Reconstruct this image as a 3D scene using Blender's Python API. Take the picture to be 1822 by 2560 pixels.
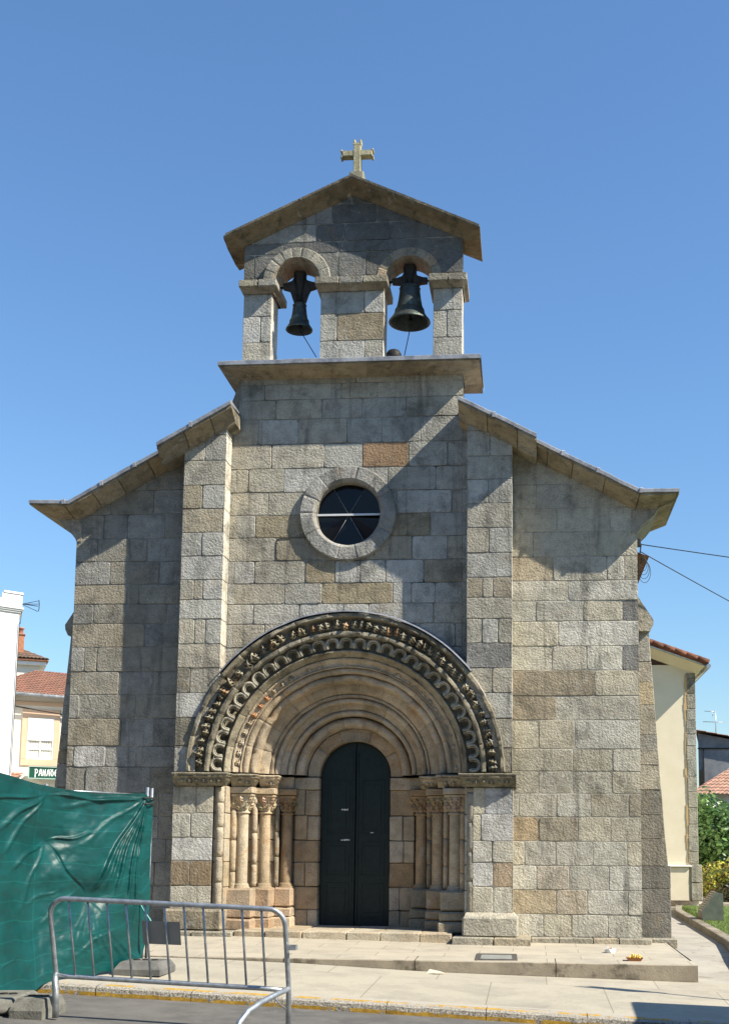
import bpy, bmesh, math, random, json
from mathutils import Vector, Matrix, noise as mnoise
R = math.radians
rnd = random.Random(11)
for o in list(bpy.data.objects): bpy.data.objects.remove(o)
SC = bpy.context.scene
COL = SC.collection

# ------------------------------------------------------------------ camera
cam_d = bpy.data.cameras.new("camera"); cam = bpy.data.objects.new("camera", cam_d); COL.objects.link(cam)
SC.camera = cam
cam_d.sensor_fit = 'VERTICAL'; cam_d.sensor_height = 36.0
YK = 5.0 / 3.0          # every depth (y) written below is in units of 1.667 m
FPX = 1800.0 * YK
PPX, PPY = 1046.2, 1752.1
cam_d.lens = 36.0 * FPX / 2560
cam_d.shift_x = -(PPX - 911) / 2560.0
cam_d.shift_y = (PPY - 1280) / 2560.0
cam_d.clip_start = 0.1; cam_d.clip_end = 3000
yaw, pitch, roll = R(5.294), R(7.015), R(0.518)
fw = Vector((-math.sin(yaw) * math.cos(pitch), math.cos(yaw) * math.cos(pitch), math.sin(pitch)))
rt = fw.cross(Vector((0, 0, 1))).normalized(); up = rt.cross(fw)
r2 = math.cos(roll) * rt + math.sin(roll) * up; u2 = math.cos(roll) * up - math.sin(roll) * rt
cam.matrix_world = Matrix(((r2.x, u2.x, -fw.x, 3.319), (r2.y, u2.y, -fw.y, -12.8 * YK - 0.2525), (r2.z, u2.z, -fw.z, 1.651), (0, 0, 0, 1)))

# ------------------------------------------------------------------ light
SUN_EL, SUN_ROT = R(43.2), R(110.3)
W = bpy.data.worlds.new("World"); SC.world = W; W.use_nodes = True
nt = W.node_tree
sky = nt.nodes.new('ShaderNodeTexSky'); sky.sky_type = 'NISHITA'; sky.sun_disc = False
sky.sun_elevation = SUN_EL; sky.sun_rotation = SUN_ROT
sky.air_density = 1.5; sky.dust_density = 0.0; sky.ozone_density = 10.0; sky.altitude = 0
bg = nt.nodes['Background']; bg.inputs['Strength'].default_value = 0.095
nt.links.new(sky.outputs[0], bg.inputs[0])
sun_d = bpy.data.lights.new("sun", 'SUN'); sun = bpy.data.objects.new("sun", sun_d); COL.objects.link(sun)
sun_d.energy = 5.0; sun_d.angle = R(0.5); sun_d.color = (1.0, 0.925, 0.79)
SUNV = Vector((-2.7, 1.0, -2.7)).normalized()
sun.rotation_euler = SUNV.to_track_quat('-Z', 'Y').to_euler()
sun.location = (20, -20, 30)
SC.view_settings.view_transform = 'Standard'; SC.view_settings.look = 'None'
SC.view_settings.exposure = 0.88; SC.view_settings.gamma = 1.0
SC.cycles.max_bounces = 6

# ------------------------------------------------------------------ helpers
def nd(t, typ, **k):
    n = t.nodes.new(typ)
    for a, b in k.items():
        if a in n.inputs.keys() if isinstance(a, str) else False: n.inputs[a].default_value = b
        else: setattr(n, a, b)
    return n

def base_mat(name, color=(.5, .5, .5), rough=.8, metal=0.0, spec=None):
    m = bpy.data.materials.new(name); m.use_nodes = True
    b = m.node_tree.nodes['Principled BSDF']
    b.inputs['Base Color'].default_value = (*color, 1); b.inputs['Roughness'].default_value = rough
    b.inputs['Metallic'].default_value = metal
    if spec is not None: b.inputs['Specular IOR Level'].default_value = spec
    return m

def noise_node(t, scale, detail=4, rough=.55, vec=None, dist=0.0):
    n = t.nodes.new('ShaderNodeTexNoise'); n.inputs['Scale'].default_value = scale
    n.inputs['Detail'].default_value = detail; n.inputs['Roughness'].default_value = rough
    n.inputs['Distortion'].default_value = dist
    if vec is not None: t.links.new(vec, n.inputs['Vector'])
    return n

def ramp(t, src, stops):
    r = t.nodes.new('ShaderNodeValToRGB'); t.links.new(src, r.inputs[0])
    el = r.color_ramp.elements
    while len(el) > 1: el.remove(el[-1])
    el[0].position = stops[0][0]; el[0].color = stops[0][1]
    for p, c in stops[1:]:
        e = el.new(p); e.color = c
    return r

def g(v): return (v, v, v, 1)

def mixc(t, fac, a, b, mode='MIX'):
    m = t.nodes.new('ShaderNodeMix'); m.data_type = 'RGBA'; m.blend_type = mode
    if isinstance(fac, (int, float)): m.inputs[0].default_value = fac
    else: t.links.new(fac, m.inputs[0])
    for s, i in ((a, 6), (b, 7)):
        if isinstance(s, tuple): m.inputs[i].default_value = s if len(s) == 4 else (*s, 1)
        else: t.links.new(s, m.inputs[i])
    return m.outputs[2]

def stone_mat(name, tint=(1, 1, 1), lichen=.35, fine=24, bump=.55, attr=True, base=(.33, .3, .26), dark=(.055, .053, .045),
              warm=(.36, .24, .12), warm_amt=.15, big=1.3, mid_bump=.5):
    """weathered granite: per-block colour from the attribute, grain, lichen patches, rust stains, two scales of bump"""
    m = bpy.data.materials.new(name); m.use_nodes = True; t = m.node_tree
    b = t.nodes['Principled BSDF']; b.inputs['Roughness'].default_value = .92; b.inputs['Specular IOR Level'].default_value = .25
    geo = t.nodes.new('ShaderNodeNewGeometry'); pos = geo.outputs['Position']
    if attr:
        a = t.nodes.new('ShaderNodeAttribute'); a.attribute_name = 'Col'; c = a.outputs['Color']
    else:
        rgb = t.nodes.new('ShaderNodeRGB'); rgb.outputs[0].default_value = (*base, 1); c = rgb.outputs[0]
    n1 = noise_node(t, 60, 3, .7, pos); c = mixc(t, .75, c, ramp(t, n1.outputs[0], [(.3, g(.45)), (.5, g(1)), (.72, g(1.4))]).outputs[0], 'MULTIPLY')
    n2 = noise_node(t, 5, 6, .65, pos); c = mixc(t, .8, c, ramp(t, n2.outputs[0], [(.3, g(.62)), (.5, g(1)), (.75, g(1.25))]).outputs[0], 'MULTIPLY')
    n3 = noise_node(t, 2.1, 5, .7, pos, .6)
    c = mixc(t, ramp(t, n3.outputs[0], [(.56, g(0)), (.74, g(warm_amt * 2.2))]).outputs[0], c, warm)
    n4 = noise_node(t, big, 8, .72, pos, .3)
    c = mixc(t, ramp(t, n4.outputs[0], [(.53, g(0)), (.68, g(lichen))]).outputs[0], c, dark)
    n5 = noise_node(t, 9, 5, .75, pos)
    c = mixc(t, ramp(t, n5.outputs[0], [(.6, g(0)), (.72, g(lichen * .9))]).outputs[0], c, dark)
    n6 = noise_node(t, .55, 6, .6, pos, .5); c = mixc(t, .85, c, ramp(t, n6.outputs[0], [(.32, (.66,.655,.62,1)), (.5, (1,1,1,1)), (.7, (1.12,1.1,1.04,1))]).outputs[0], 'MULTIPLY')
    mp = t.nodes.new('ShaderNodeMapping'); mp.inputs['Scale'].default_value = (4.5, 4.5, .35); t.links.new(pos, mp.inputs[0])
    n7 = noise_node(t, 1.0, 6, .65, mp.outputs[0], .4); c = mixc(t, ramp(t, n7.outputs[0], [(.54, g(0)), (.72, g(min(1, lichen*1.1)))]).outputs[0], c, dark)
    n8 = noise_node(t, 3.2, 7, .75, pos, .8); c = mixc(t, ramp(t, n8.outputs[0], [(.58, g(0)), (.70, g(.5))]).outputs[0], c, (.50,.49,.44))
    c = mixc(t, 1.0, c, (*tint, 1), 'MULTIPLY')
    t.links.new(c, b.inputs['Base Color'])
    nb = noise_node(t, fine, 5, .62, pos); nb2 = noise_node(t, 7, 3, .5, pos)
    b1 = t.nodes.new('ShaderNodeBump'); b1.inputs['Strength'].default_value = bump; b1.inputs['Distance'].default_value = .035
    b2 = t.nodes.new('ShaderNodeBump'); b2.inputs['Strength'].default_value = mid_bump; b2.inputs['Distance'].default_value = .02
    t.links.new(nb.outputs[0], b1.inputs['Height']); t.links.new(nb2.outputs[0], b2.inputs['Height'])
    t.links.new(b2.outputs[0], b1.inputs['Normal']); t.links.new(b1.outputs[0], b.inputs['Normal'])
    return m

def noisy_mat(name, c1, c2, scale=4, rough=.8, bump=0.0, bscale=40, metal=0.0, spec=.3, lo=.35, hi=.65, c3=None, s3=20, detail=5):
    m = base_mat(name, c1, rough, metal, spec); t = m.node_tree; b = t.nodes['Principled BSDF']
    geo = t.nodes.new('ShaderNodeNewGeometry'); pos = geo.outputs['Position']
    n = noise_node(t, scale, detail, .65, pos)
    c = ramp(t, n.outputs[0], [(lo, (*c1, 1)), (hi, (*c2, 1))]).outputs[0]
    if c3:
        n3 = noise_node(t, s3, 4, .7, pos); c = mixc(t, ramp(t, n3.outputs[0], [(.55, g(0)), (.66, g(1))]).outputs[0], c, c3)
    t.links.new(c, b.inputs['Base Color'])
    if bump:
        nb = noise_node(t, bscale, 4, .6, pos); bb = t.nodes.new('ShaderNodeBump'); bb.inputs['Strength'].default_value = bump
        bb.inputs['Distance'].default_value = .02; t.links.new(nb.outputs[0], bb.inputs['Height']); t.links.new(bb.outputs[0], b.inputs['Normal'])
    return m

class MB:
    """collects faces and links them as one mesh object"""
    def __init__(s): s.v = []; s.f = []; s.m = []; s.c = []; s.sm = []; s.col = (.33, .31, .27); s.mi = 0; s.smooth = False
    def vert(s, p): s.v.append((p[0], p[1]*YK, p[2])); return len(s.v) - 1
    def raw(s, p): s.v.append((p[0], p[1], p[2])); return len(s.v) - 1
    def face(s, idx, col=None, mi=None, smooth=None):
        s.f.append(tuple(idx)); s.c.append(col or s.col); s.m.append(s.mi if mi is None else mi); s.sm.append(s.smooth if smooth is None else smooth)
    def poly(s, pts, **k): s.face([s.vert(p) for p in pts], **k)
    def box(s, x0, x1, y0, y1, z0, z1, bev=0.0, jit=0.0, **k):
        if bev <= 0:
            i = [s.vert(p) for p in ((x0,y0,z0),(x1,y0,z0),(x1,y1,z0),(x0,y1,z0),(x0,y0,z1),(x1,y0,z1),(x1,y1,z1),(x0,y1,z1))]
            for q in ((0,3,2,1),(4,5,6,7),(0,1,5,4),(1,2,6,5),(2,3,7,6),(3,0,4,7)): s.face([i[a] for a in q], **k)
            return
        b = bev; J = lambda: rnd.uniform(-jit, jit)
        c = [(x0,y0,z0),(x1,y0,z0),(x1,y1,z0),(x0,y1,z0),(x0,y0,z1),(x1,y0,z1),(x1,y1,z1),(x0,y1,z1)]
        V = []
        for p in c:
            sx = b if p[0] == x0 else -b; sy = b if p[1] == y0 else -b; sz = b if p[2] == z0 else -b
            jx, jy, jz = J(), J(), J()
            V.append((s.vert((p[0]+jx, p[1]+sy+jy, p[2]+sz+jz)), s.vert((p[0]+sx+jx, p[1]+jy, p[2]+sz+jz)), s.vert((p[0]+sx+jx, p[1]+sy+jy, p[2]+jz))))
        s.face([V[a][2] for a in (0,3,2,1)], **k); s.face([V[a][2] for a in (4,5,6,7)], **k)
        s.face([V[a][1] for a in (0,1,5,4)], **k); s.face([V[a][1] for a in (2,3,7,6)], **k)
        s.face([V[a][0] for a in (1,2,6,5)], **k); s.face([V[a][0] for a in (3,0,4,7)], **k)
        for a, bb, i, j in ((0,1,1,2),(2,3,1,2),(4,5,2,1),(6,7,2,1)): s.face((V[a][i], V[a][j], V[bb][j], V[bb][i]), **k)
        for a, bb, i, j in ((1,2,0,2),(3,0,0,2),(5,6,2,0),(7,4,2,0)): s.face((V[a][i], V[a][j], V[bb][j], V[bb][i]), **k)
        for a, bb, i, j in ((0,4,0,1),(1,5,1,0),(2,6,0,1),(3,7,1,0)): s.face((V[a][i], V[bb][i], V[bb][j], V[a][j]), **k)
        for a in range(8): s.face(V[a] if a in (0,2,5,7) else V[a][::-1], **k)
    def tube(s, pts, r, n=8, caps=True, **k):
        pts = [Vector((p[0], p[1]*YK, p[2])) for p in pts]; rings = []; prev = None
        rs = r if isinstance(r, (list, tuple)) else [r] * len(pts)
        for i, p in enumerate(pts):
            d = (pts[min(i+1, len(pts)-1)] - pts[max(i-1, 0)]).normalized()
            if prev is None:
                a = Vector((0,0,1)) if abs(d.z) < .9 else Vector((1,0,0)); u = d.cross(a).normalized()
            else: u = (prev - d * prev.dot(d)).normalized()
            prev = u; w = d.cross(u)
            rings.append([s.raw(p + (u*math.cos(2*math.pi*j/n) + w*math.sin(2*math.pi*j/n)) * rs[i]) for j in range(n)])
        for a, b in zip(rings[:-1], rings[1:]):
            for j in range(n): s.face((a[j], a[(j+1)%n], b[(j+1)%n], b[j]), smooth=True, **k)
        if caps: s.face(rings[0][::-1], **k); s.face(rings[-1], **k)
    def lathe(s, cx, cy, prof, n=20, a0=0, a1=360, squash=None, **k):
        """prof: [(r,z)] about a vertical axis"""
        full = abs(a1 - a0) >= 360; cnt = n if full else n + 1; rings = []
        for r, z in prof:
            rings.append([s.raw((cx + r*math.cos(R(a0+(a1-a0)*j/n)), cy*YK + r*math.sin(R(a0+(a1-a0)*j/n)), z)) for j in range(cnt)])
        for a, b in zip(rings[:-1], rings[1:]):
            for j in range(n): s.face((a[j], a[(j+1)%cnt], b[(j+1)%cnt], b[j]), smooth=True, **k)
        return rings
    def build(s, name, mats, parent=None):
        me = bpy.data.meshes.new(name); me.from_pydata(s.v, [], s.f)
        if not isinstance(mats, (list, tuple)): mats = [mats]
        for m in mats: me.materials.append(m)
        me.polygons.foreach_set('material_index', s.m); me.polygons.foreach_set('use_smooth', s.sm)
        at = me.color_attributes.new('Col', 'FLOAT_COLOR', 'CORNER')
        buf = []
        for f, c in zip(s.f, s.c): buf += [c[0], c[1], c[2], 1.0] * len(f)
        at.data.foreach_set('color', buf)
        me.update()
        o = bpy.data.objects.new(name, me); COL.objects.link(o)
        if parent is not None: o.parent = parent
        return o

def empty(name, loc=(0,0,0)):
    o = bpy.data.objects.new(name, None); COL.objects.link(o); o.location = (0,0,0); o.empty_display_size = .3
    return o
def tag(o, label=None, cat=None, group=None, kind=None):
    if label: o['label'] = label
    if cat: o['category'] = cat
    if group: o['group'] = group
    if kind: o['kind'] = kind
    return o
def thing(name, label, cat, group=None): return tag(empty(name), label, cat, group)
def fbm(p, s=1.0): return mnoise.fractal(Vector(p) * s, 1.0, 2.0, 4)
def lerp(a, b, t): return a + (b - a) * t
def interp(x, tab):
    if x <= tab[0][0]: return tab[0][1]
    for (a, za), (b, zb) in zip(tab[:-1], tab[1:]):
        if x <= b: return za + (zb - za) * (x - a) / (b - a)
    return tab[-1][1]

# ------------------------------------------------------------------ materials
M = {}
M['granite'] = stone_mat('granite_ashlar', lichen=.62, bump=1.0, mid_bump=.6)
M['granite_dark'] = stone_mat('granite_lichen', tint=(.62, .62, .6), lichen=.8, bump=.5)
M['portal'] = stone_mat('portal_stone', lichen=.18, warm=(.34, .19, .08), warm_amt=.3, bump=.55, fine=30, mid_bump=.5)
M['portal_dark'] = stone_mat('portal_mossy', lichen=.85, warm=(.30, .2, .1), warm_amt=.12, bump=.5, fine=26, big=2.6, dark=(.05, .047, .036))
M['mortar'] = noisy_mat('mortar', (.07, .065, .055), (.36, .34, .29), 1.1, .95, .3, 60)
M['mortar_pale'] = noisy_mat('pale_mortar', (.14, .13, .105), (.46, .43, .36), 1.4, .95, .3, 60)
M['soffit'] = stone_mat('soffit_stone', base=(.33, .255, .165), lichen=.65, warm_amt=.3, bump=.4, dark=(.05, .045, .03))
M['lead'] = noisy_mat('lead_sheet', (.17, .18, .20), (.36, .37, .385), 5, .6, .2, 30, .25, .4)
M['core'] = stone_mat('rubble_core', attr=False, base=(.27, .24, .19), lichen=.4)
M['door'] = noisy_mat('door_paint', (.004,.012,.012), (.008,.021,.020), 8, .5, .12, 30, 0, .4)
M['glass'] = base_mat('window_glass', (.006, .007, .008), .16, 0, .28)
M['bronze'] = noisy_mat('bell_bronze', (.035, .045, .042), (.08, .085, .07), 6, .55, .1, 40, .5, .5, c3=(.12, .16, .13), s3=5)
M['iron'] = noisy_mat('black_iron', (.012, .011, .010), (.035, .03, .025), 12, .6, .2, 50, .3)
M['galv'] = noisy_mat('galvanised_steel', (.30, .33, .35), (.50, .53, .55), 14, .42, .08, 60, .75, .5)
M['white_metal'] = base_mat('white_metal', (.6, .62, .62), .5)
M['wood_dark'] = noisy_mat('dark_timber', (.02, .016, .012), (.05, .04, .03), 10, .7, .3, 60)
M['render_cream'] = noisy_mat('cream_render', (.72, .635, .475), (.77, .69, .53), 2.2, .9, .12, 60)
M['render_ochre'] = base_mat('ochre_band', (.52, .36, .18), .9)
M['render_white'] = noisy_mat('white_render', (.78, .77, .74), (.84, .83, .80), 1.5, .85)
M['render_peach'] = noisy_mat('peach_render', (.72, .66, .56), (.75, .69, .59), 1.5, .85)
M['render_grey'] = noisy_mat('grey_cement', (.13, .14, .155), (.22, .23, .24), 1.2, .9, .2, 20)
M['brick'] = noisy_mat('chimney_brick', (.32, .13, .07), (.42, .19, .1), 6, .9)
M['pane'] = base_mat('house_pane', (.05, .055, .06), .12, 0, .5)
M['curtain'] = noisy_mat('lace_curtain', (.22, .22, .22), (.42, .42, .41), 30, .9)
M['wire'] = base_mat('black_cable', (.012, .012, .013), .6)

# measured courses of the ashlar: (top z, bottom z, vertical joints)
COURSES = {
  'left': [[9.31, 8.848, [-3.75]], [8.848, 8.365, [-3.9, -4.6]], [8.365, 7.894, [-4.58, -3.75]], [7.894, 7.43, [-4.71, -4.25, -3.52]], [7.43, 6.985, [-4.82, -3.85]], [6.985, 6.538, [-4.55, -3.6]], [6.538, 6.162, [-4.21, -3.98]], [6.162, 5.791, [-4.84, -3.43]], [5.791, 5.346, [-3.84]], [5.346, 4.882, [-4.98, -4.74]], [4.882, 4.449, [-4.3, -3.53]], [4.448, 4.0, [-5.04, -3.95]], [4.0, 3.486, [-4.22, -3.59]], [3.486, 3.1, [-5.11, -4.5, -3.91]], [3.1, 2.62, [-4.86, -3.63]], [2.62, 2.2, [-4.91, -4.26, -3.44]], [2.2, 1.78, [-4.94, -4.27, -3.44]], [1.78, 1.36, [-4.63, -3.98, -3.29]], [1.36, 0.94, [-4.91, -4.09, -3.49]], [0.94, 0.52, [-4.93, -4.26, -3.51]], [0.52, 0.1, [-4.63, -3.97, -3.28]], [0.1, 0.0, [-4.68, -4.22, -3.48]]],
  'bl': [[9.754, 9.26, []], [9.26, 8.768, [-2.67]], [8.768, 8.3, []], [8.3, 7.856, [-2.69]], [7.856, 7.405, []], [7.405, 6.961, [-2.67]], [6.961, 6.515, []], [6.515, 6.141, [-2.8, -2.63]], [6.141, 5.778, []], [5.778, 5.317, [-2.76, -2.56]], [5.317, 4.874, []], [4.874, 4.418, [-2.81]], [4.425, 3.969, []], [3.969, 3.453, []], [3.453, 2.982, []], [2.988, 2.727, [-2.85]], [2.727, 2.244, [-2.63]], [2.244, 1.81, [-2.72]], [1.81, 1.396, []], [1.396, 0.957, [-2.71]], [0.957, 0.548, []]],
  'mid': [[10.649, 10.386, [-1.21, 0.07]], [10.386, 10.08, [-1.67, -0.2, 0.49]], [10.08, 9.696, [-1.45, -0.56, 0.2, 1.03]], [9.696, 9.21, [-1.77, -1.01, -0.08, 0.58, 1.31]], [9.21, 8.735, [-1.51, -0.51, 0.22, 1.09, 1.82]], [8.735, 8.276, [-1.94, -1.26, 0.7, 1.6]], [8.276, 7.835, [-1.55, 0.88, 1.91]], [7.835, 7.401, [-1.78, 1.51]], [7.401, 6.953, [-1.38, 1.17, 1.83]], [6.953, 6.523, [-1.78, -0.82, -0.26, 0.21, 0.68, 1.39]], [6.523, 6.132, [-1.2, -0.5, 0.82, 1.17, 1.6]], [6.132, 5.756, [-1.78, -0.92, -0.09, 0.38, 1.58]], [5.756, 5.311, [-1.56, -0.66, 1.32, 1.98]], [5.311, 4.856, [-1.9, 1.9]]],
  'br': [[9.703, 9.231, []], [9.231, 8.752, [2.62]], [8.752, 8.314, []], [8.314, 7.862, [2.59]], [7.862, 7.407, []], [7.407, 6.946, [2.6]], [6.946, 6.496, []], [6.496, 6.123, [2.49, 2.68]], [6.123, 5.743, []], [5.743, 5.299, [2.48, 2.77]], [5.299, 4.853, []], [4.853, 4.401, [2.67]], [4.402, 3.947, []], [3.947, 3.425, []], [3.425, 2.985, [2.94]], [2.978, 2.723, [2.7]], [2.723, 2.256, [2.54]], [2.256, 1.792, [2.47]], [1.792, 1.42, [2.67]], [1.42, 1.0, [2.68]], [1.0, 0.535, [2.69]]],
  'right': [[9.26, 8.805, []], [8.805, 8.332, [3.46]], [8.332, 7.882, [3.46, 4.1]], [7.882, 7.434, [3.83, 4.8]], [7.434, 6.968, [3.4, 4.41]], [6.968, 6.516, [3.76, 4.73, 5.04]], [6.516, 6.146, [4.03]], [6.146, 5.769, [3.45, 4.3, 5.0]], [5.769, 5.311, [3.85]], [5.311, 4.863, [3.74, 4.35, 4.99]], [4.863, 4.401, [4.49]], [4.4, 3.962, [3.81]], [3.962, 3.445, [3.49, 4.13]], [3.445, 3.044, [4.09, 4.8]], [3.048, 2.647, [3.48, 4.08, 4.78]], [2.647, 2.231, [3.13, 3.8, 4.4, 5.07]], [2.231, 1.8, [3.49, 4.17, 4.75]], [1.8, 1.372, [3.23, 3.78, 4.43, 5.03]], [1.372, 0.945, [3.44, 4.01, 4.71]], [0.945, 0.521, [3.79, 4.33, 5.03]], [0.521, 0.124, [3.56, 4.05, 4.68]]],
  'gable': [[14.649, 14.341, []], [14.341, 13.977, [-0.06]], [13.977, 13.594, [-0.44, 0.43]], [13.594, 13.233, [-0.74, -0.18, 0.69]], [13.233, 13.005, [-1.39, -0.3, 0.23]], [13.005, 12.513, [-1.93, -0.31, 0.23, 1.26]], [12.513, 12.287, [-1.92, -0.3]]],
  'pl': [[12.557, 12.253, []], [12.253, 11.761, []], [11.761, 11.234, [-1.79]], [11.234, 10.878, []]],
  'pm': [[12.573, 12.29, []], [12.29, 11.765, [0.21]], [11.765, 11.223, [-0.31]], [11.223, 10.871, [0.22]]],
  'pr': [[12.602, 12.302, []], [12.302, 11.77, []], [11.77, 11.233, [1.79]], [11.233, 10.858, []]],
}
def tile_mat(name, c1, c2, scale=1.0):
    m = base_mat(name, c1, .9); t = m.node_tree; b = t.nodes['Principled BSDF']
    a = t.nodes.new('ShaderNodeAttribute'); a.attribute_name = 'Col'
    geo = t.nodes.new('ShaderNodeNewGeometry')
    n = noise_node(t, 3.0, 5, .7, geo.outputs['Position'])
    c = mixc(t, ramp(t, n.outputs[0], [(.35, g(0)), (.68, g(.8))]).outputs[0], a.outputs['Color'], (*c2, 1))
    t.links.new(c, b.inputs['Base Color']); return m
M['tiles'] = tile_mat('clay_tiles', (.30, .12, .07), (.15, .09, .06))
M['tiles_old'] = tile_mat('old_clay_tiles', (.34, .2, .13), (.16, .12, .09))

def tile_roof(mb, p00, p10, p11, p01, nu, nv, c=(.32, .13, .075), amp=.05):
    """barrel tiles: p00-p10 is the eave, p01-p11 the ridge; each course overlaps the one below"""
    p00, p10, p11, p01 = map(Vector, (p00, p10, p11, p01))
    nrm = (p10 - p00).cross(p01 - p00).normalized()
    if nrm.z < 0: nrm = -nrm
    sub = 4
    def P(u, v): return (p00*(1-u) + p10*u)*(1-v) + (p01*(1-u) + p11*u)*v
    for j in range(nv):
        for i in range(nu):
            k = rnd.uniform(.72, 1.25); cc = (c[0]*k, c[1]*k*rnd.uniform(.9, 1.1), c[2]*k)
            lo = []; hi = []
            for q in range(sub+1):
                u = (i + q/sub)/nu; h = amp*math.sin(math.pi*q/sub)
                lo.append(mb.vert(P(u, j/nv) + nrm*(h + amp*.6))); hi.append(mb.vert(P(u, (j+1)/nv) + nrm*h))
            dn = [mb.vert(P((i+q/sub)/nu, j/nv) + nrm*(amp*math.sin(math.pi*q/sub))) for q in range(sub+1)]
            for q in range(sub):
                mb.face((lo[q], lo[q+1], hi[q+1], hi[q]), col=cc); mb.face((dn[q], dn[q+1], lo[q+1], lo[q]), col=tuple(x*.8 for x in cc))

# ---------------------------------------------------------------- masonry
GREY = [(.335,.325,.28), (.315,.305,.265), (.36,.35,.305), (.325,.308,.255), (.335,.31,.245), (.345,.32,.255), (.305,.285,.23), (.315,.288,.225), (.365,.355,.315), (.335,.318,.268)]
DIM = [tuple(q*.86 for q in c) for c in GREY]; SUNNY = [(c[0]*1.38, c[1]*1.36, c[2]*1.31) for c in GREY]; GREY[:] = [(c[0]*1.15, c[1]*1.155, c[2]*1.17) for c in GREY]  # DIM is darkened by lichen; SUNNY puts extra sunlight into the stone colour
RUST = (.40,.315,.20); OCH = (.42,.355,.25); PALE = (.50,.49,.45); BRN = (.34,.30,.225)
def pick(pal=GREY):
    c = rnd.choice(pal); k = rnd.uniform(.95, 1.08) if len(pal) >= 8 else rnd.uniform(.88, 1.1); return (c[0]*k, c[1]*k, c[2]*k)

def clip_poly(P, a, b, c):
    out = []
    for i in range(len(P)):
        p, q = P[i], P[(i+1) % len(P)]; dp = a*p[0]+b*p[1]-c; dq = a*q[0]+b*q[1]-c
        if dp <= 0: out.append(p)
        if (dp < 0 < dq) or (dq < 0 < dp):
            t = dp/(dp-dq); out.append((p[0]+(q[0]-p[0])*t, p[1]+(q[1]-p[1])*t))
    return out
def inset_poly(P, ds):
    """P counter-clockwise convex; ds: inset per edge"""
    n = len(P); L = []
    for i in range(n):
        p, q = P[i], P[(i+1) % n]; dx, dy = q[0]-p[0], q[1]-p[1]; l = math.hypot(dx, dy) or 1e-9
        nx, ny = -dy/l, dx/l; L.append((nx, ny, nx*p[0]+ny*p[1]+ds[i]))
    out = []
    for i in range(n):
        a, b = L[i-1], L[i]; det = a[0]*b[1]-a[1]*b[0]
        if abs(det) < 1e-6: out.append((P[i][0]+b[0]*ds[i], P[i][1]+b[1]*ds[i]))
        else: out.append(((a[2]*b[1]-b[2]*a[1])/det, (a[0]*b[2]-b[0]*a[2])/det))
    return out
def area(P): return sum(P[i][0]*P[(i+1)%len(P)][1]-P[(i+1)%len(P)][0]*P[i][1] for i in range(len(P)))/2
def densify(P, step=.07):
    out = []
    for i in range(len(P)):
        p, q = P[i], P[(i+1)%len(P)]; n = max(1, int(round(math.hypot(q[0]-p[0], q[1]-p[1])/step)))
        out.append(n)
    return out
def along(P, cnt):
    out = []
    for i in range(len(P)):
        p, q = P[i], P[(i+1)%len(P)]
        for k in range(cnt[i]): t = k/cnt[i]; out.append((p[0]+(q[0]-p[0])*t, p[1]+(q[1]-p[1])*t))
    return out

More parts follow.
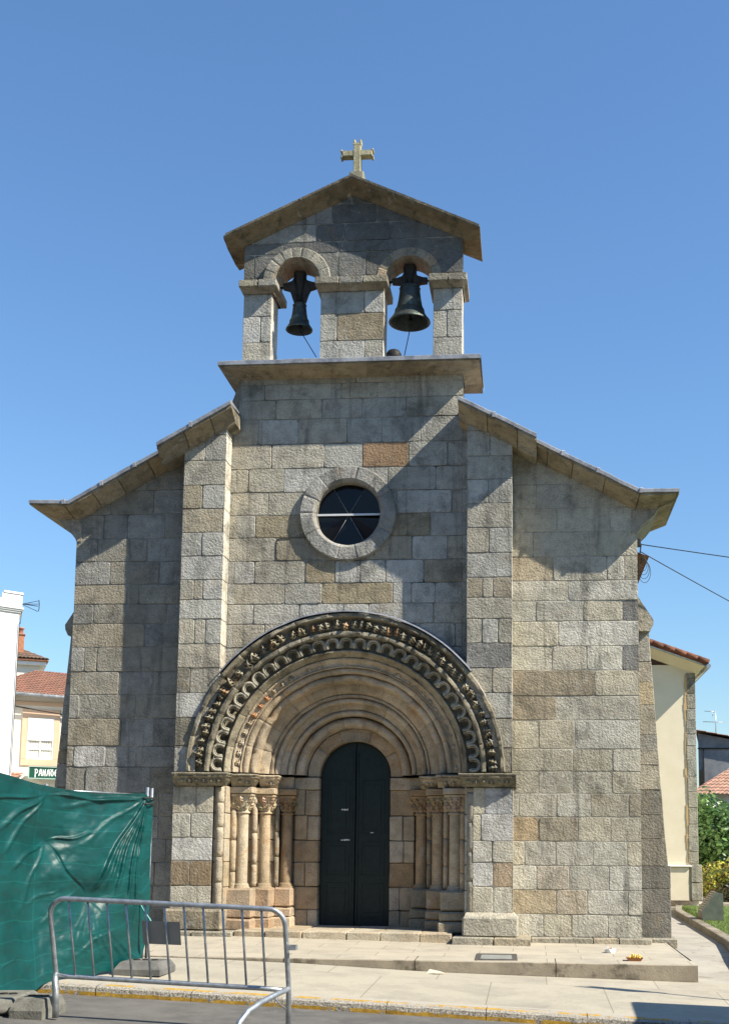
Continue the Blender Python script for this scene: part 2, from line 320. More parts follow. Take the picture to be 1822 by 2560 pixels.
def masonry(mb, O, U, N, rows, u0, u1, clips=(), pal=GREY, caps=(True, True), holes=(), over=(), rough=1.0, gap=.007, rec=.012):
    """ashlar: every block its own bevelled, slightly tilted stone over recessed mortar. O origin, U horizontal axis, N outward normal"""
    O, U, N = Vector(O), Vector(U), Vector(N); Z = Vector((0,0,1))
    flip = U.cross(Z).dot(N) < 0
    def W3(p, d): return O + U*p[0] + Z*p[1] + Vector((N.x, N.y/YK, 0))*d
    for (zt, zb, js) in rows:
        es = [u0] + sorted(j for j in js if u0+.08 < j < u1-.08) + [u1]
        for a, b in zip(es[:-1], es[1:]):
            P = [(a, zb), (b, zb), (b, zt), (a, zt)]
            for cl in clips:
                P = clip_poly(P, *cl)
                if len(P) < 3: break
            if len(P) < 3 or abs(area(P)) < .004: continue
            # drop coincident points
            Q = [p for i, p in enumerate(P) if math.hypot(p[0]-P[i-1][0], p[1]-P[i-1][1]) > .004]; P = Q
            if len(P) < 3: continue
            skip = False
            for hx, hz, hr in holes:
                if all(math.hypot(p[0]-hx, p[1]-hz) < hr for p in P): skip = True
            if skip: continue
            g_ = []
            for i in range(len(P)):
                p, q = P[i], P[(i+1)%len(P)]
                capd = (caps[0] and abs(p[0]-u0) < 1e-4 and abs(q[0]-u0) < 1e-4) or (caps[1] and abs(p[0]-u1) < 1e-4 and abs(q[0]-u1) < 1e-4)
                g_.append(0.0 if capd else gap*rnd.choice((.25,.5,.8,1.,1.3)))
            B = inset_poly(P, g_); D = inset_poly(P, [x + (.009 if x > 0 else .003) for x in g_])
            if area(D) < .002: continue
            cnt = densify(P); A_, B_, D_ = along(P, cnt), along(B, cnt), along(D, cnt)
            n = len(A_); corner = set(); k = 0
            for c_ in cnt: corner.add(k); k += c_
            sd = rnd.uniform(0, 99)
            uc = sum(p[0] for p in D)/len(D); vc = sum(p[1] for p in D)/len(D)
            for i in range(n):
                onL = caps[0] and abs(A_[i][0]-u0) < 1e-4; onR = caps[1] and abs(A_[i][0]-u1) < 1e-4
                w = mnoise.noise(Vector((A_[i][0]*9, A_[i][1]*9, sd)))*.007*rough
                w2 = mnoise.noise(Vector((A_[i][0]*9, A_[i][1]*9, sd+7)))*.007*rough
                pull = .012 if i in corner else 0
                def mv(p):
                    x, y = p
                    if not (onL or onR): x += w - pull*(1 if x > uc else -1)
                    else: pass
                    return (x, y + w2 - pull*(1 if y > vc else -1)*(0 if (onL or onR) else 1))
                B_[i] = mv(B_[i]); D_[i] = mv(D_[i])
            inh = lambda p: any(math.hypot(p[0]-hx, p[1]-hz) < hr for hx, hz, hr in holes)
            keep = [not inh(p) for p in A_]
            holed = not all(keep)
            tu, tv = rnd.gauss(0, .008)*rough, rnd.gauss(0, .008)*rough; dp = rnd.gauss(0, .003)*rough
            col = pick(pal)
            for ou, ov, oc in over:
                if a <= ou <= b and zb <= ov <= zt: col = oc
            ia = [mb.vert(W3(p, -rec)) for p in A_]; ib = [mb.vert(W3(p, -rec)) for p in B_]
            ic = [mb.vert(W3((B_[i][0]*.8+D_[i][0]*.2, B_[i][1]*.8+D_[i][1]*.2), -.006+dp)) for i in range(n)]
            idd = [mb.vert(W3(p, dp + tu*(p[0]-uc) + tv*(p[1]-vc))) for p in D_]
            cm = mb.vert(W3((uc, vc), dp + .002*rough))
            def F(q, **k): mb.face(q[::-1] if flip else q, **k)
            for i in range(n):
                j = (i+1) % n
                if not (keep[i] and keep[j]): continue
                F((ia[i], ia[j], ib[j], ib[i]), col=(.3,.28,.24), mi=1)
                F((ib[i], ib[j], ic[j], ic[i]), col=col); F((ic[i], ic[j], idd[j], idd[i]), col=col)
                if not holed: F((idd[i], idd[j], cm), col=col)
            if holed:      # a stone cut by a round opening: keep the small cells outside it
                us = [p[0] for p in D_]; vs = [p[1] for p in D_]; nu = max(2, int((max(us)-min(us))/.025)); nv = max(2, int((max(vs)-min(vs))/.025))
                for a_ in range(nu):
                    for c_ in range(nv):
                        q = [(lerp(min(us), max(us), (a_+e)/nu), lerp(min(vs), max(vs), (c_+f)/nv)) for e, f in ((0,0),(1,0),(1,1),(0,1))]
                        m_ = (sum(p[0] for p in q)/4, sum(p[1] for p in q)/4)
                        if inh(m_) or any(cl[0]*m_[0]+cl[1]*m_[1] > cl[2]-.01 for cl in clips): continue
                        F([mb.vert(W3(p, dp)) for p in q], col=col)

def strips(mb, x0, x1, n, lo, hi, y0, y1, ends=True, extra=()):
    """solid between lo(x) and hi(x), extruded from y0 to y1"""
    xs = sorted(set([x0 + (x1-x0)*i/n for i in range(n+1)] + [e for e in extra if x0 < e < x1])); V = []
    for x in xs: V.append([mb.vert((x, y, z)) for y in (y0, y1) for z in (lo(x), max(hi(x), lo(x)+1e-4))])
    for a, b in zip(V[:-1], V[1:]):
        mb.face((a[0], b[0], b[1], a[1])); mb.face((b[2], a[2], a[3], b[3])); mb.face((a[2], b[2], b[0], a[0])); mb.face((a[1], b[1], b[3], a[3]))
    if ends: mb.face((V[0][0], V[0][1], V[0][3], V[0][2])); mb.face((V[-1][1], V[-1][0], V[-1][2], V[-1][3]))

def sweep_arch(mb, prof, cx, cz, a0=0., a1=180., n=120, mod=None, erode=.004, joints=9, jd=.012, pal=None, dark=None):
    """profile [(r, y)] swept about the horizontal axis through (cx, cz); voussoir joints are shallow grooves"""
    angs = [a0 + (a1-a0)*i/n for i in range(n+1)]
    ja = [a0 + (a1-a0)*(k+rnd.uniform(-.12, .12))/joints for k in range(1, joints)]
    lev = [(a, 0) for a in angs if all(abs(a-q) > .5 for q in ja)]
    for q in ja: lev += [(q-.32, 0), (q, 1), (q+.32, 0)]
    pd = []      # double the points where the profile turns sharply, so that edges stay crisp
    for i, p in enumerate(prof):
        sh = False
        if 0 < i < len(prof)-1:
            a_, b_ = Vector((p[0]-prof[i-1][0], (p[1]-prof[i-1][1])*YK)), Vector((prof[i+1][0]-p[0], (prof[i+1][1]-p[1])*YK))
            if a_.length > 1e-5 and b_.length > 1e-5: sh = a_.angle(b_) > R(38)
        pd.append((p, i, True)); 
        if sh: pd[-1] = (p, i, False); pd.append((p, i, True))
    lev.sort(); cols = [pick(pal) for _ in range(joints+1)]; rings = []; m = len(prof)
    nr = []
    for i in range(m):
        p, q = prof[max(i-1, 0)], prof[min(i+1, m-1)]; dr, dy = q[0]-p[0], q[1]-p[1]; l = math.hypot(dr, dy) or 1; nr.append((-dy/l*-1, dr/l*-1*-1))
    for a, isj in lev:
        ring = []
        for (r, y), i, _ in pd:
            if mod:
                d = mod(a, i, r, y); r += d[0]; y += d[1]
            e = mnoise.noise(Vector((r*7*math.cos(R(a)), r*7*math.sin(R(a)), y*7+i*.15)))*erode
            e2 = mnoise.noise(Vector((r*22*math.cos(R(a)), r*22*math.sin(R(a)), y*20+3)))*erode*.6
            r_ = r + (jd*.6 if isj else 0) + e; y_ = y + (jd if isj else 0) + e + e2
            ring.append(mb.vert((cx + r_*math.cos(R(a)), y_, cz + r_*math.sin(R(a)))))
        rings.append((a, ring))
    for (a, A), (b, B) in zip(rings[:-1], rings[1:]):
        k = sum(1 for q in ja if q < (a+b)/2); c = cols[k]
        for i in range(len(pd)-1):
            if pd[i][2]: mb.face((A[i], B[i], B[i+1], A[i+1]), col=c, smooth=True)

def roll(cr, cy, rad, a0=-10, a1=190, n=7):
    return [(cr + rad*math.cos(R(a0+(a1-a0)*i/n)), cy - rad/YK*math.sin(R(a0+(a1-a0)*i/n))) for i in range(n+1)]

def leaf(mb, Mx, L=.1, Wd=.09, h=.05, col=(.2,.18,.14)):
    """a small carved three-lobed leaf lying in local XY, standing out along -Z of the local frame"""
    out = [(0,0,0), (.35*Wd,.12*L,.25), (.5*Wd,.38*L,.35), (.26*Wd,.5*L,.8), (.42*Wd,.72*L,.7), (.12*Wd,.86*L,.9), (0,L,1.0),
           (-.12*Wd,.86*L,.9), (-.42*Wd,.72*L,.7), (-.26*Wd,.5*L,.8), (-.5*Wd,.38*L,.35), (-.35*Wd,.12*L,.25)]
    mid = [(0,.15*L,.75), (0,.5*L,1.35), (0,.85*L,1.3)]
    o = [mb.raw(Mx @ Vector((x*rnd.uniform(.85,1.15), y, z*h))) for x, y, z in out]; b_ = [mb.raw(Mx @ Vector((x, y, 0))) for x, y, z in out]
    c = [mb.raw(Mx @ Vector((x, y, z*h))) for x, y, z in mid]
    n = len(out)
    for i in range(n):
        j = (i+1) % n; y = (out[i][1]+out[j][1])/2/L; k = c[0] if y < .33 else (c[1] if y < .68 else c[2])
        mb.face((o[i], o[j], k), col=col); mb.face((b_[i], b_[j], o[j], o[i]), col=col)
    mb.face((o[1], c[0], c[1]), col=col); mb.face((o[3], c[1], c[2]), col=col)
    mb.face((c[0], o[11], c[1]), col=col); mb.face((c[1], o[9], c[2]), col=col)

def arch_frame(cx, cz, r, y, deg, spin=0., tilt=0.):
    """frame on the arch: local Y points to growing radius rotated by spin, local Z comes forward (-y)"""
    a = R(deg); er = Vector((math.cos(a), 0, math.sin(a))); et = Vector((-math.sin(a), 0, math.cos(a))); f = Vector((0,-1,0))
    Yv = er*math.cos(R(spin)) + et*math.sin(R(spin)); Xv = Yv.cross(f)
    m3 = Matrix((Xv, Yv, f)).transposed() @ Matrix.Rotation(R(tilt), 3, 'X')
    return Matrix.Translation(Vector((cx, y*YK, cz)) + er*r) @ m3.to_4x4()

# ================================================================= the church
church = thing('church', 'small grey granite church with a twin bell gable and a carved round arched portal', 'church')
CXP, CZP = .03, 3.0        # centre of the portal arch
# roof lines (top edge of the copings) and soffit lines for cutting the walls
def top_line(x):
    ax = abs(x)
    if ax >= 5.24: return 8.05
    return 8.05 + (5.24-ax)*.5575
SL = math.atan(.5575)

# -- walls between and beside the front buttresses
def clips_for(side):   # keep below the sloping coping: z <= top - .1
    if side < 0: return [(-.5575, 1, 8.05 - .12 + 5.24*.5575)]
    return [(.5575, 1, 8.05 - .12 + 5.24*.5575)]
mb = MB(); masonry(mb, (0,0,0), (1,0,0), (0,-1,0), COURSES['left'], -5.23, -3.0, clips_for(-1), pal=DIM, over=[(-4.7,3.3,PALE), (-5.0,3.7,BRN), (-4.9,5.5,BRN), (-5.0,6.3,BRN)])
mb.build('wall', [M['granite'], M['mortar']], church)
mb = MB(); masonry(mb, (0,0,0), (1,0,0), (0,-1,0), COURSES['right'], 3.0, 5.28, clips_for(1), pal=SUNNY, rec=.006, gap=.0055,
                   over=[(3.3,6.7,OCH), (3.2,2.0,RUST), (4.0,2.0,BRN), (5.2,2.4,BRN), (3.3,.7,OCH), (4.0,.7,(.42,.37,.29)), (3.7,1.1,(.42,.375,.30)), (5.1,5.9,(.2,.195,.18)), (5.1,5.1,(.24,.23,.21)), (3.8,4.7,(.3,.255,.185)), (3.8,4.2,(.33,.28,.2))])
mb.build('wall', [M['granite'], M['mortar_pale']], church)
mb = MB(); OC = (-.03, 7.84)
masonry(mb, (0,0,0), (1,0,0), (0,-1,0), COURSES['mid'], -2.157, 2.097, [(0,1,10.6)], holes=[(OC[0], OC[1], .76), (CXP, CZP, 2.62)],
        over=[(.9,9.0,(.33,.22,.135)), (-.9,7.1,BRN), (-.55,6.8,(.3,.25,.165)), (1.5,6.7,BRN), (0.1,6.3,(.31,.26,.17)), (-1.2,7.6,(.29,.25,.17))])
for x0, x1, s in ((-2.35, -2.157, 1), (2.097, 2.3, -1)):      # the strips hidden by the upper copings stop under them
    rows = [(a, b, []) for a, b, _ in COURSES['mid']]
    masonry(mb, (0,0,0), (1,0,0), (0,-1,0), rows, x0, x1, [(0,1,9.55)])
mb.build('wall', [M['granite'], M['mortar']], church)

# -- solid core behind the ashlar, with the openings left free
mb = MB(); yc0, yc1 = .014, .9
def arch_lo(x): d = 2.3**2 - (x-CXP)**2; return CZP + math.sqrt(d) if d > 0 else .0
strips(mb, -5.21, CXP-2.3, 2, lambda x: 0., lambda x: min(top_line(x)-.14, 6.4), yc0, yc1)
strips(mb, CXP+2.3, 5.26, 2, lambda x: 0., lambda x: min(top_line(x)-.14, 6.4), yc0, yc1)
strips(mb, CXP-2.2999, CXP+2.2999, 40, arch_lo, lambda x: 6.4, yc0, yc1)
up_hi = lambda x: top_line(x)-.14 if abs(x+.03) > 2.13 else 10.55
RH = .6
strips(mb, -5.21, -2.14, 8, lambda x: 6.4, up_hi, yc0, yc1); strips(mb, 2.08, 5.26, 8, lambda x: 6.4, lambda x: top_line(x)-.14, yc0, yc1)
strips(mb, -2.14, OC[0]-RH, 2, lambda x: 6.4, lambda x: 10.55, yc0, .42); strips(mb, OC[0]+RH, 2.08, 2, lambda x: 6.4, lambda x: 10.55, yc0, .42)
hc = lambda x: math.sqrt(max(RH**2-(x-OC[0])**2, 0))
strips(mb, OC[0]-RH, OC[0]+RH, 24, lambda x: 6.4, lambda x: OC[1]-hc(x), yc0, .42, False); strips(mb, OC[0]-RH, OC[0]+RH, 24, lambda x: OC[1]+hc(x), lambda x: 10.55, yc0, .42, False)
mb.build('rubble_core', M['core'], church)

# -- front buttresses
PB = -.27
def buttress(x0, x1, rows, s, lowcut, over=()):
    mb = MB()
    cl = [(.5575*s, 1, 8.05-.16+5.24*.5575)]
    masonry(mb, (0,PB,0), (1,0,0), (0,-1,0), rows, x0, x1, cl, holes=[(CXP, CZP, 2.70)], over=over)
    side = [(a, b, []) for a, b, _ in rows]
    # returns: paler palette paints sun glare into the sunlit face, the other stays plain
    inz = CZP + math.sqrt(2.72**2 - 2.24**2)      # the inner return stops on the portal hood
    cut = lambda inner: [(a, max(b, inz), []) for a, b, _ in side if a > inz+.05] if inner else side
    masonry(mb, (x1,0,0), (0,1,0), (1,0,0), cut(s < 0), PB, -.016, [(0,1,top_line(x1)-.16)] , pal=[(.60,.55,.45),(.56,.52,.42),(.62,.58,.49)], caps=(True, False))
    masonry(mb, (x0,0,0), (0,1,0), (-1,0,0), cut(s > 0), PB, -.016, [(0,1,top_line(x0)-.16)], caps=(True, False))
    mb.mi = 2
    strips(mb, x0+.02, x1-.02, 24, lambda x: CZP + math.sqrt(max(2.72**2-(x-CXP)**2, 0)), lambda x: top_line(x)-.17, PB+.02, .02)
    mb.build('buttress', [M['granite'], M['mortar'], M['core']], church)
rowsL = COURSES['bl']; rowsR = COURSES['br']
up = lambda rows: [r for r in rows if r[1] > 2.9]
lowr = lambda rows: [r for r in rows if r[1] <= 2.9]
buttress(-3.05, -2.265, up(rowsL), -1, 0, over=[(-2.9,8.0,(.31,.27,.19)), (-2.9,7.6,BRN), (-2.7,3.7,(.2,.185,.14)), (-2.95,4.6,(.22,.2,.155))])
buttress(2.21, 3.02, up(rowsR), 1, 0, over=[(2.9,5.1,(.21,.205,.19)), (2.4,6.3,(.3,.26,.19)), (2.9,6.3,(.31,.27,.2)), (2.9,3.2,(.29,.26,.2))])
# lower faces beside the portal, under the imposts
def lower_face(x0, x1, rows, over):
    mb = MB(); rr = [(min(a, 2.75), max(b, .5), j) for a, b, j in rows if b < 2.73 and a > .5]
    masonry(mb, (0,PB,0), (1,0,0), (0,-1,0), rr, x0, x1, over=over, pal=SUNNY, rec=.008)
    side = [(a, b, []) for a, b, _ in rr]
    xs = x0 if x0 < 0 else x1; n = -1 if x0 < 0 else 1
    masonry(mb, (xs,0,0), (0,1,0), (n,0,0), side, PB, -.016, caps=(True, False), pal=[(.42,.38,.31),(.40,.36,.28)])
    mb.mi = 2; mb.box(x0+.02, x1-.01, PB+.02, .02, 0, 2.75)
    mb.build('pier', [M['granite'], M['mortar'], M['core']], church)
lower_face(-3.05, -2.315, lowr(rowsL), [(-2.9,1.2,(.27,.21,.14)), (-2.5,1.2,(.28,.21,.13)), (-2.9,1.6,PALE)])
lower_face(2.335, 3.035, lowr(rowsR), [(2.9,2.5,(.46,.46,.45)), (2.9,1.2,(.365,.285,.195)), (2.9,2.0,PALE), (2.5,2.0,PALE), (2.5,1.2,PALE)])

# -- copings: lead on top, moulded stone soffit below
def coping(name, path, y0, proj, back, soff=.24, lead_t=.07, seams=(), thin_end=(False, False), joints=.62, drop=.045):
    n = len(path); ms, ml = MB(), MB()
    def nrm(i):
        a, b = path[max(i-1, 0)], path[min(i+1, n-1)]
        if 0 < i < n-1:
            d1 = Vector((path[i][0]-a[0], path[i][1]-a[1])).normalized(); d2 = Vector((b[0]-path[i][0], b[1]-path[i][1])).normalized()
            n1, n2 = Vector((-d1.y, d1.x)), Vector((-d2.y, d2.x)); m_ = (n1+n2).normalized(); return m_ / max(m_.dot(n1), .5)
        d = Vector((b[0]-a[0], b[1]-a[1])).normalized(); return Vector((-d.y, d.x))
    N_ = [nrm(i) for i in range(n)]
    N_[0] = Vector((N_[0].x*0, 1/max(N_[0].y, .5))) if True else N_[0]; N_[-1] = Vector((0, 1/max(N_[-1].y, .5)))
    # resample
    S = []
    for i in range(n-1):
        L = math.hypot(path[i+1][0]-path[i][0], path[i+1][1]-path[i][1]); k = max(1, round(L/.12))
        for q in range(k + (1 if i == n-2 else 0)):
            t = q/k; S.append((lerp(path[i][0], path[i+1][0], t), lerp(path[i][1], path[i+1][1], t), N_[i].lerp(N_[i+1], t)))
    S0 = S; S = []; dist = 0; nextj = joints*rnd.uniform(.7,1.1); JT = {}
    for k in range(len(S0)-1):
        S.append(S0[k]); d_ = math.hypot(S0[k+1][0]-S0[k][0], S0[k+1][1]-S0[k][1])
        if dist + d_ > nextj and .15 < nextj:
            t = min(.85, max(.15, (nextj-dist)/d_))
            for e, fl in ((-.10, 0), (0, 1), (.10, 0)):
                tt = t+e; JT[len(S)] = fl; S.append((lerp(S0[k][0], S0[k+1][0], tt), lerp(S0[k][1], S0[k+1][1], tt), S0[k][2].lerp(S0[k+1][2], tt)))
            nextj += joints*rnd.uniform(.75,1.3)
        dist += d_
    S.append(S0[-1])
    yf = y0 - proj
    def sec(full):
        if full <= .01: return [(yf+.012, -lead_t), (yf+.012, -lead_t-.03), (back, -lead_t-.03)]
        s_ = soff
        return [(yf+.012, -lead_t), (yf+.012, -lead_t-drop), (yf+.05, -lead_t-drop-.005), (lerp(yf, y0, .45), -lerp(lead_t+drop, s_, .30)), (lerp(yf, y0, .8), -lerp(lead_t+drop, s_, .68)),
                (y0-.035, -s_+.03), (y0-.03, -s_), (back, -s_)]
    rows_ = []; tot = 0
    for k, (x, z, nn) in enumerate(S):
        fs = 1.0
        if thin_end[0]: fs = min(fs, (x-S[0][0])/.34)
        if thin_end[1]: fs = min(fs, (S[-1][0]-x)/.34)
        fs = max(0, min(1, fs)); A = sec(1)
        ring = []
        for (y, h) in A:
            h2 = lerp(-lead_t-.025, h, fs) if h < -lead_t-.001 else h
            w = fbm((x*3, y*3, z*3), 1)*.010; jj = .022 if JT.get(k) and h < -lead_t-.001 and y < y0 else 0
            ring.append(ms.vert((x + nn.x*(h2+jj), y + w*.6 + jj*.6, z + nn.y*(h2+jj) + w)))
        rows_.append(ring)
    acc = 0; seg = 0
    for k in range(len(S)-1):
        acc += math.hypot(S[k+1][0]-S[k][0], S[k+1][1]-S[k][1])
        A, B = rows_[k], rows_[k+1]
        if k in JT and JT[k] == 1 or k == 0: ms.col = pick([(.30,.255,.18), (.26,.22,.155), (.33,.285,.21), (.22,.19,.14), (.31,.25,.165)])
        for i in range(len(A)-1): ms.face((A[i], A[i+1], B[i+1], B[i]), smooth=False)
    for ring, fl in ((rows_[0], 0), (rows_[-1], 1)):
        x, z, nn = S[0] if not fl else S[-1]
        tpt = ms.vert((x + nn.x*-lead_t, back, z + nn.y*-lead_t)); ms.face((ring + [tpt]) if fl else (ring + [tpt])[::-1])
    # thin gaps between soffit stones: narrow dark fillets let into the moulding
    L = 0
    st = ms.build(name, [M['soffit'], M['granite_dark']], church)
    # lead sheet, lapped at intervals
    P = []
    for k, (x, z, nn) in enumerate(S):
        w = fbm((x*2.3, 1, z*2.3), 1)*.010
        P.append([ml.vert((x + nn.x*h, y, z + nn.y*h)) for (y, h) in ((back, 0.0), (yf, 0.0+w), (yf-.012, -.012+w), (yf-.012, -lead_t+w*.6), (yf+.012, -lead_t+w*.6))])
    for A, B in zip(P[:-1], P[1:]):
        for i in range(4): ml.face((A[i], A[i+1], B[i+1], B[i]))
    for A, rev in ((P[0], True), (P[-1], False)): ml.face(A[::-1] if rev else A)
    # laps
    Ltot = sum(math.hypot(S[k+1][0]-S[k][0], S[k+1][1]-S[k][1]) for k in range(len(S)-1)); d = .75; run = 0; nxt = d
    for k in range(len(S)-1):
        run += math.hypot(S[k+1][0]-S[k][0], S[k+1][1]-S[k][1])
        if run > nxt and run < Ltot-.3:
            nxt += d*rnd.uniform(.8, 1.25); x, z, nn = S[k]; tx = Vector((nn.y, -nn.x)).normalized()
            q = []
            for e in (-.03, .03):
                q.append([ml.vert((x+tx.x*e+nn.x*h, y, z+tx.y*e+nn.y*h)) for (y, h) in ((back, .012), (yf-.012, .014), (yf-.024, -.008), (yf-.024, -lead_t-.012))])
            for i in range(3): ml.face((q[0][i], q[0][i+1], q[1][i+1], q[1][i]))
            ml.face(q[0]); ml.face(q[1][::-1])
    ml.build('lead_flashing', M['lead'], st)
    return st
coping('coping', [(-5.99,8.075), (-5.24,8.055), (-2.12,9.79-.01)], 0, .29, 1.0, thin_end=(True, False), soff=.25)
coping('coping', [(2.06,9.79-.0), (5.30,8.075), (5.99,8.075)], 0, .29, 1.0, thin_end=(False, True), soff=.25)
coping('buttress_coping', [(-3.46,9.0+.01), (-2.097,9.77)], PB, .25, -.005, soff=.27)
coping('buttress_coping', [(2.054,9.75), (3.46,9.01)], PB, .25, -.005, soff=.27)
# kneelers: curved brackets under the coping ends
for sx, xa in ((-1, -5.23), (1, 5.28)):
    mb = MB(); pts = [(0, .40), (.40, .40)]
    for i in range(9):
        t = i/8; pts.append((.40*(1-t)**1.6*.92, .40 - .05 - .42*t**.75))
    pts += [(-.1, -.07), (-.1, .40)]
    P = [(xa + sx*px, 7.45+pz) for px, pz in pts]
    f = [mb.vert((x, -.012 + rnd.uniform(-.003,.003), z)) for x, z in P]; b_ = [mb.vert((x, .95, z)) for x, z in P]; k = len(P)
    for i in range(k): j = (i+1) % k; q = (f[i], f[j], b_[j], b_[i]); mb.face(q if sx > 0 else q[::-1], col=(.33,.3,.24))
    mb.face(f[::-1] if sx > 0 else f, col=(.33,.3,.24)); mb.build('kneeler', M['granite'], church)

# -- cornice under the bells: a square slab with a sloping soffit on all four sides
mb = MB(); T = [(-2.44,-.29,10.59), (2.425,-.29,10.59), (2.425,.69,10.59), (-2.44,.69,10.59)]; Bt = [(-2.157,0,10.49), (2.097,0,10.49), (2.097,.42,10.49), (-2.157,.42,10.49)]
T2 = [(x, y, z-.03) for x, y, z in T]
def ringsub(P, n=14): return [tuple(lerp(P[i][k], P[(i+1)%4][k], q/n) for k in range(3)) for i in range(4) for q in range(n)]
rs = [ringsub(T), ringsub(T2), ringsub([tuple(lerp(a[k], b[k], .5) for k in range(2)) + (lerp(a[2], b[2], .42),) for a, b in zip(T2, Bt)]), ringsub(Bt)]
rs = [[mb.vert((x + fbm((x*3,y*3,z),1)*.004, y + fbm((x*3,y*3,z+5),1)*.005, z)) for x, y, z in r_] for r_ in rs]
for A, B in zip(rs[:-1], rs[1:]):
    for i in range(len(A)): j = (i+1) % len(A); mb.face((A[i], B[i], B[j], A[j]), col=((.31,.25,.17), (.27,.225,.16), (.24,.2,.14), (.33,.27,.185))[(i//4*7) % 4])
mb.col = (.28,.235,.165); mb.face(rs[0])
cornice = mb.build('cornice', M['soffit'], church)
mb = MB(); xs = [-2.46 + 4.91*i/40 for i in range(41)]; P = []
for x in xs:
    w = fbm((x*1.7, 3, 1), 1)*.012
    P.append([mb.vert(p) for p in ((x,.71,10.68+w), (x,-.30,10.675+w), (x,-.315,10.66+w), (x,-.315,10.588+w*.5), (x,-.285,10.592))])
for A, B in zip(P[:-1], P[1:]):
    for i in range(4): mb.face((A[i], A[i+1], B[i+1], B[i]))
mb.face(P[0][::-1]); mb.face(P[-1])
mb.poly(((2.45,-.3,10.67), (2.45,.71,10.67), (2.45,.71,10.588), (2.45,-.3,10.588))); mb.poly(((-2.46,-.3,10.67), (-2.46,-.3,10.588), (-2.46,.71,10.588), (-2.46,.71,10.67)))
mb.build('lead_flashing', M['lead'], cornice)

# -- bell gable
TG = .36; SPR = 12.43; AL = (-1.09, .44); AR = (1.06, .45)
gl = .4568
def gab_top(x): return 14.37 - abs(x+.02)*gl
mb = MB()
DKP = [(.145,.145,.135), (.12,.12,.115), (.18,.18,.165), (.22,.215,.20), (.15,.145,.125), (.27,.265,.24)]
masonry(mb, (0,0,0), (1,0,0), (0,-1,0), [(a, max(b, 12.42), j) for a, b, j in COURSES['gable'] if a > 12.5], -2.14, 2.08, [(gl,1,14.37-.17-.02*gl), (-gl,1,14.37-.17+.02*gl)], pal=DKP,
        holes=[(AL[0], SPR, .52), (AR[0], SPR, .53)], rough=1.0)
masonry(mb, (0,0,0), (1,0,0), (0,-1,0), [(min(a,12.3), max(b,10.68), j) for a, b, j in COURSES['pl'] if b < 12.26 and a < 12.6], -2.125, -1.584)
masonry(mb, (0,0,0), (1,0,0), (0,-1,0), [(min(a,12.3), max(b,10.68), j) for a, b, j in COURSES['pm'] if b < 12.3], -.628, .583, over=[(.1,11.4,(.3,.25,.17)), (.4,12,PALE), (-.3,12,(.36,.35,.31))])
masonry(mb, (0,0,0), (1,0,0), (0,-1,0), [(min(a,12.32), max(b,10.68), j) for a, b, j in COURSES['pr'] if b < 12.32], 1.532, 2.072)
for x in (-1.584, .583, 2.072):        # right returns of the piers, sun glare painted in with paler stone
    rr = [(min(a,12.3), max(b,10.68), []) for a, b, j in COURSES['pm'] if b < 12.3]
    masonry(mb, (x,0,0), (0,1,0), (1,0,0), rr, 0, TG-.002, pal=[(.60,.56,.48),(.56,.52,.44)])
for x in (-2.125, -.628, 1.532):
    rr = [(min(a,12.3), max(b,10.68), []) for a, b, j in COURSES['pm'] if b < 12.3]
    masonry(mb, (x,0,0), (0,1,0), (-1,0,0), rr, 0, TG-.002)
mb.mi = 2
for x0, x1 in ((-2.105, -1.60), (-.61, .567), (1.55, 2.055)): mb.box(x0, x1, .018, TG, 10.6, 12.44)
def glo(x):
    for cx, r in (AL, AR):
        d = r*r-(x-cx)**2
        if d > 0: return SPR + math.sqrt(d)
    return SPR
strips(mb, -2.12, 2.06, 110, glo, lambda x: gab_top(x)-.18, .018, TG, extra=[AL[0]-AL[1], AL[0]+AL[1], AR[0]-AR[1], AR[0]+AR[1]])
# soffit rings of the two arches, flush voussoirs
for (cx, r), w, pr, pal in ((AL, .0, 0, DKP), (AR, .165, -.004, DKP)):
    pr_ = [(r, TG-.004), (r, pr+.02), (r+.01, pr), (r+.17, pr), (r+.175, .02)]
    if cx == AL[0]: pr_ = [(r, TG-.004), (r, -.04)]
    mb.mi = 0; sweep_arch(mb, pr_[::-1], cx, SPR, 0, 180, 30, joints=7, jd=.008, pal=[(.36,.27,.18), (.33,.26,.18), (.25,.22,.17)] if True else pal)
bell_gable = mb.build('bell_gable', [M['granite'], M['mortar'], M['core']], church)
mb = MB(); r = AL[1]
sweep_arch(mb, [(r+.215, .0), (r+.215, -.05), (r+.2, -.062), (r+.02, -.062), (r+.001, -.045), (r+.001, .02)], AL[0], SPR, 0, 180, 40, joints=9, jd=.008, pal=[(.34,.31,.25), (.3,.28,.23), (.27,.255,.21)], erode=.008)
mb.poly([(AL[0]+s_, y, SPR) for s_, y in ((r, 0), (r, -.06), (r+.21, -.06), (r+.21, 0))]); mb.poly([(AL[0]-s_, y, SPR) for s_, y in ((r, 0), (r, -.06), (r+.21, -.06), (r+.21, 0))])
mb.build('arch_moulding', M['granite'], church)
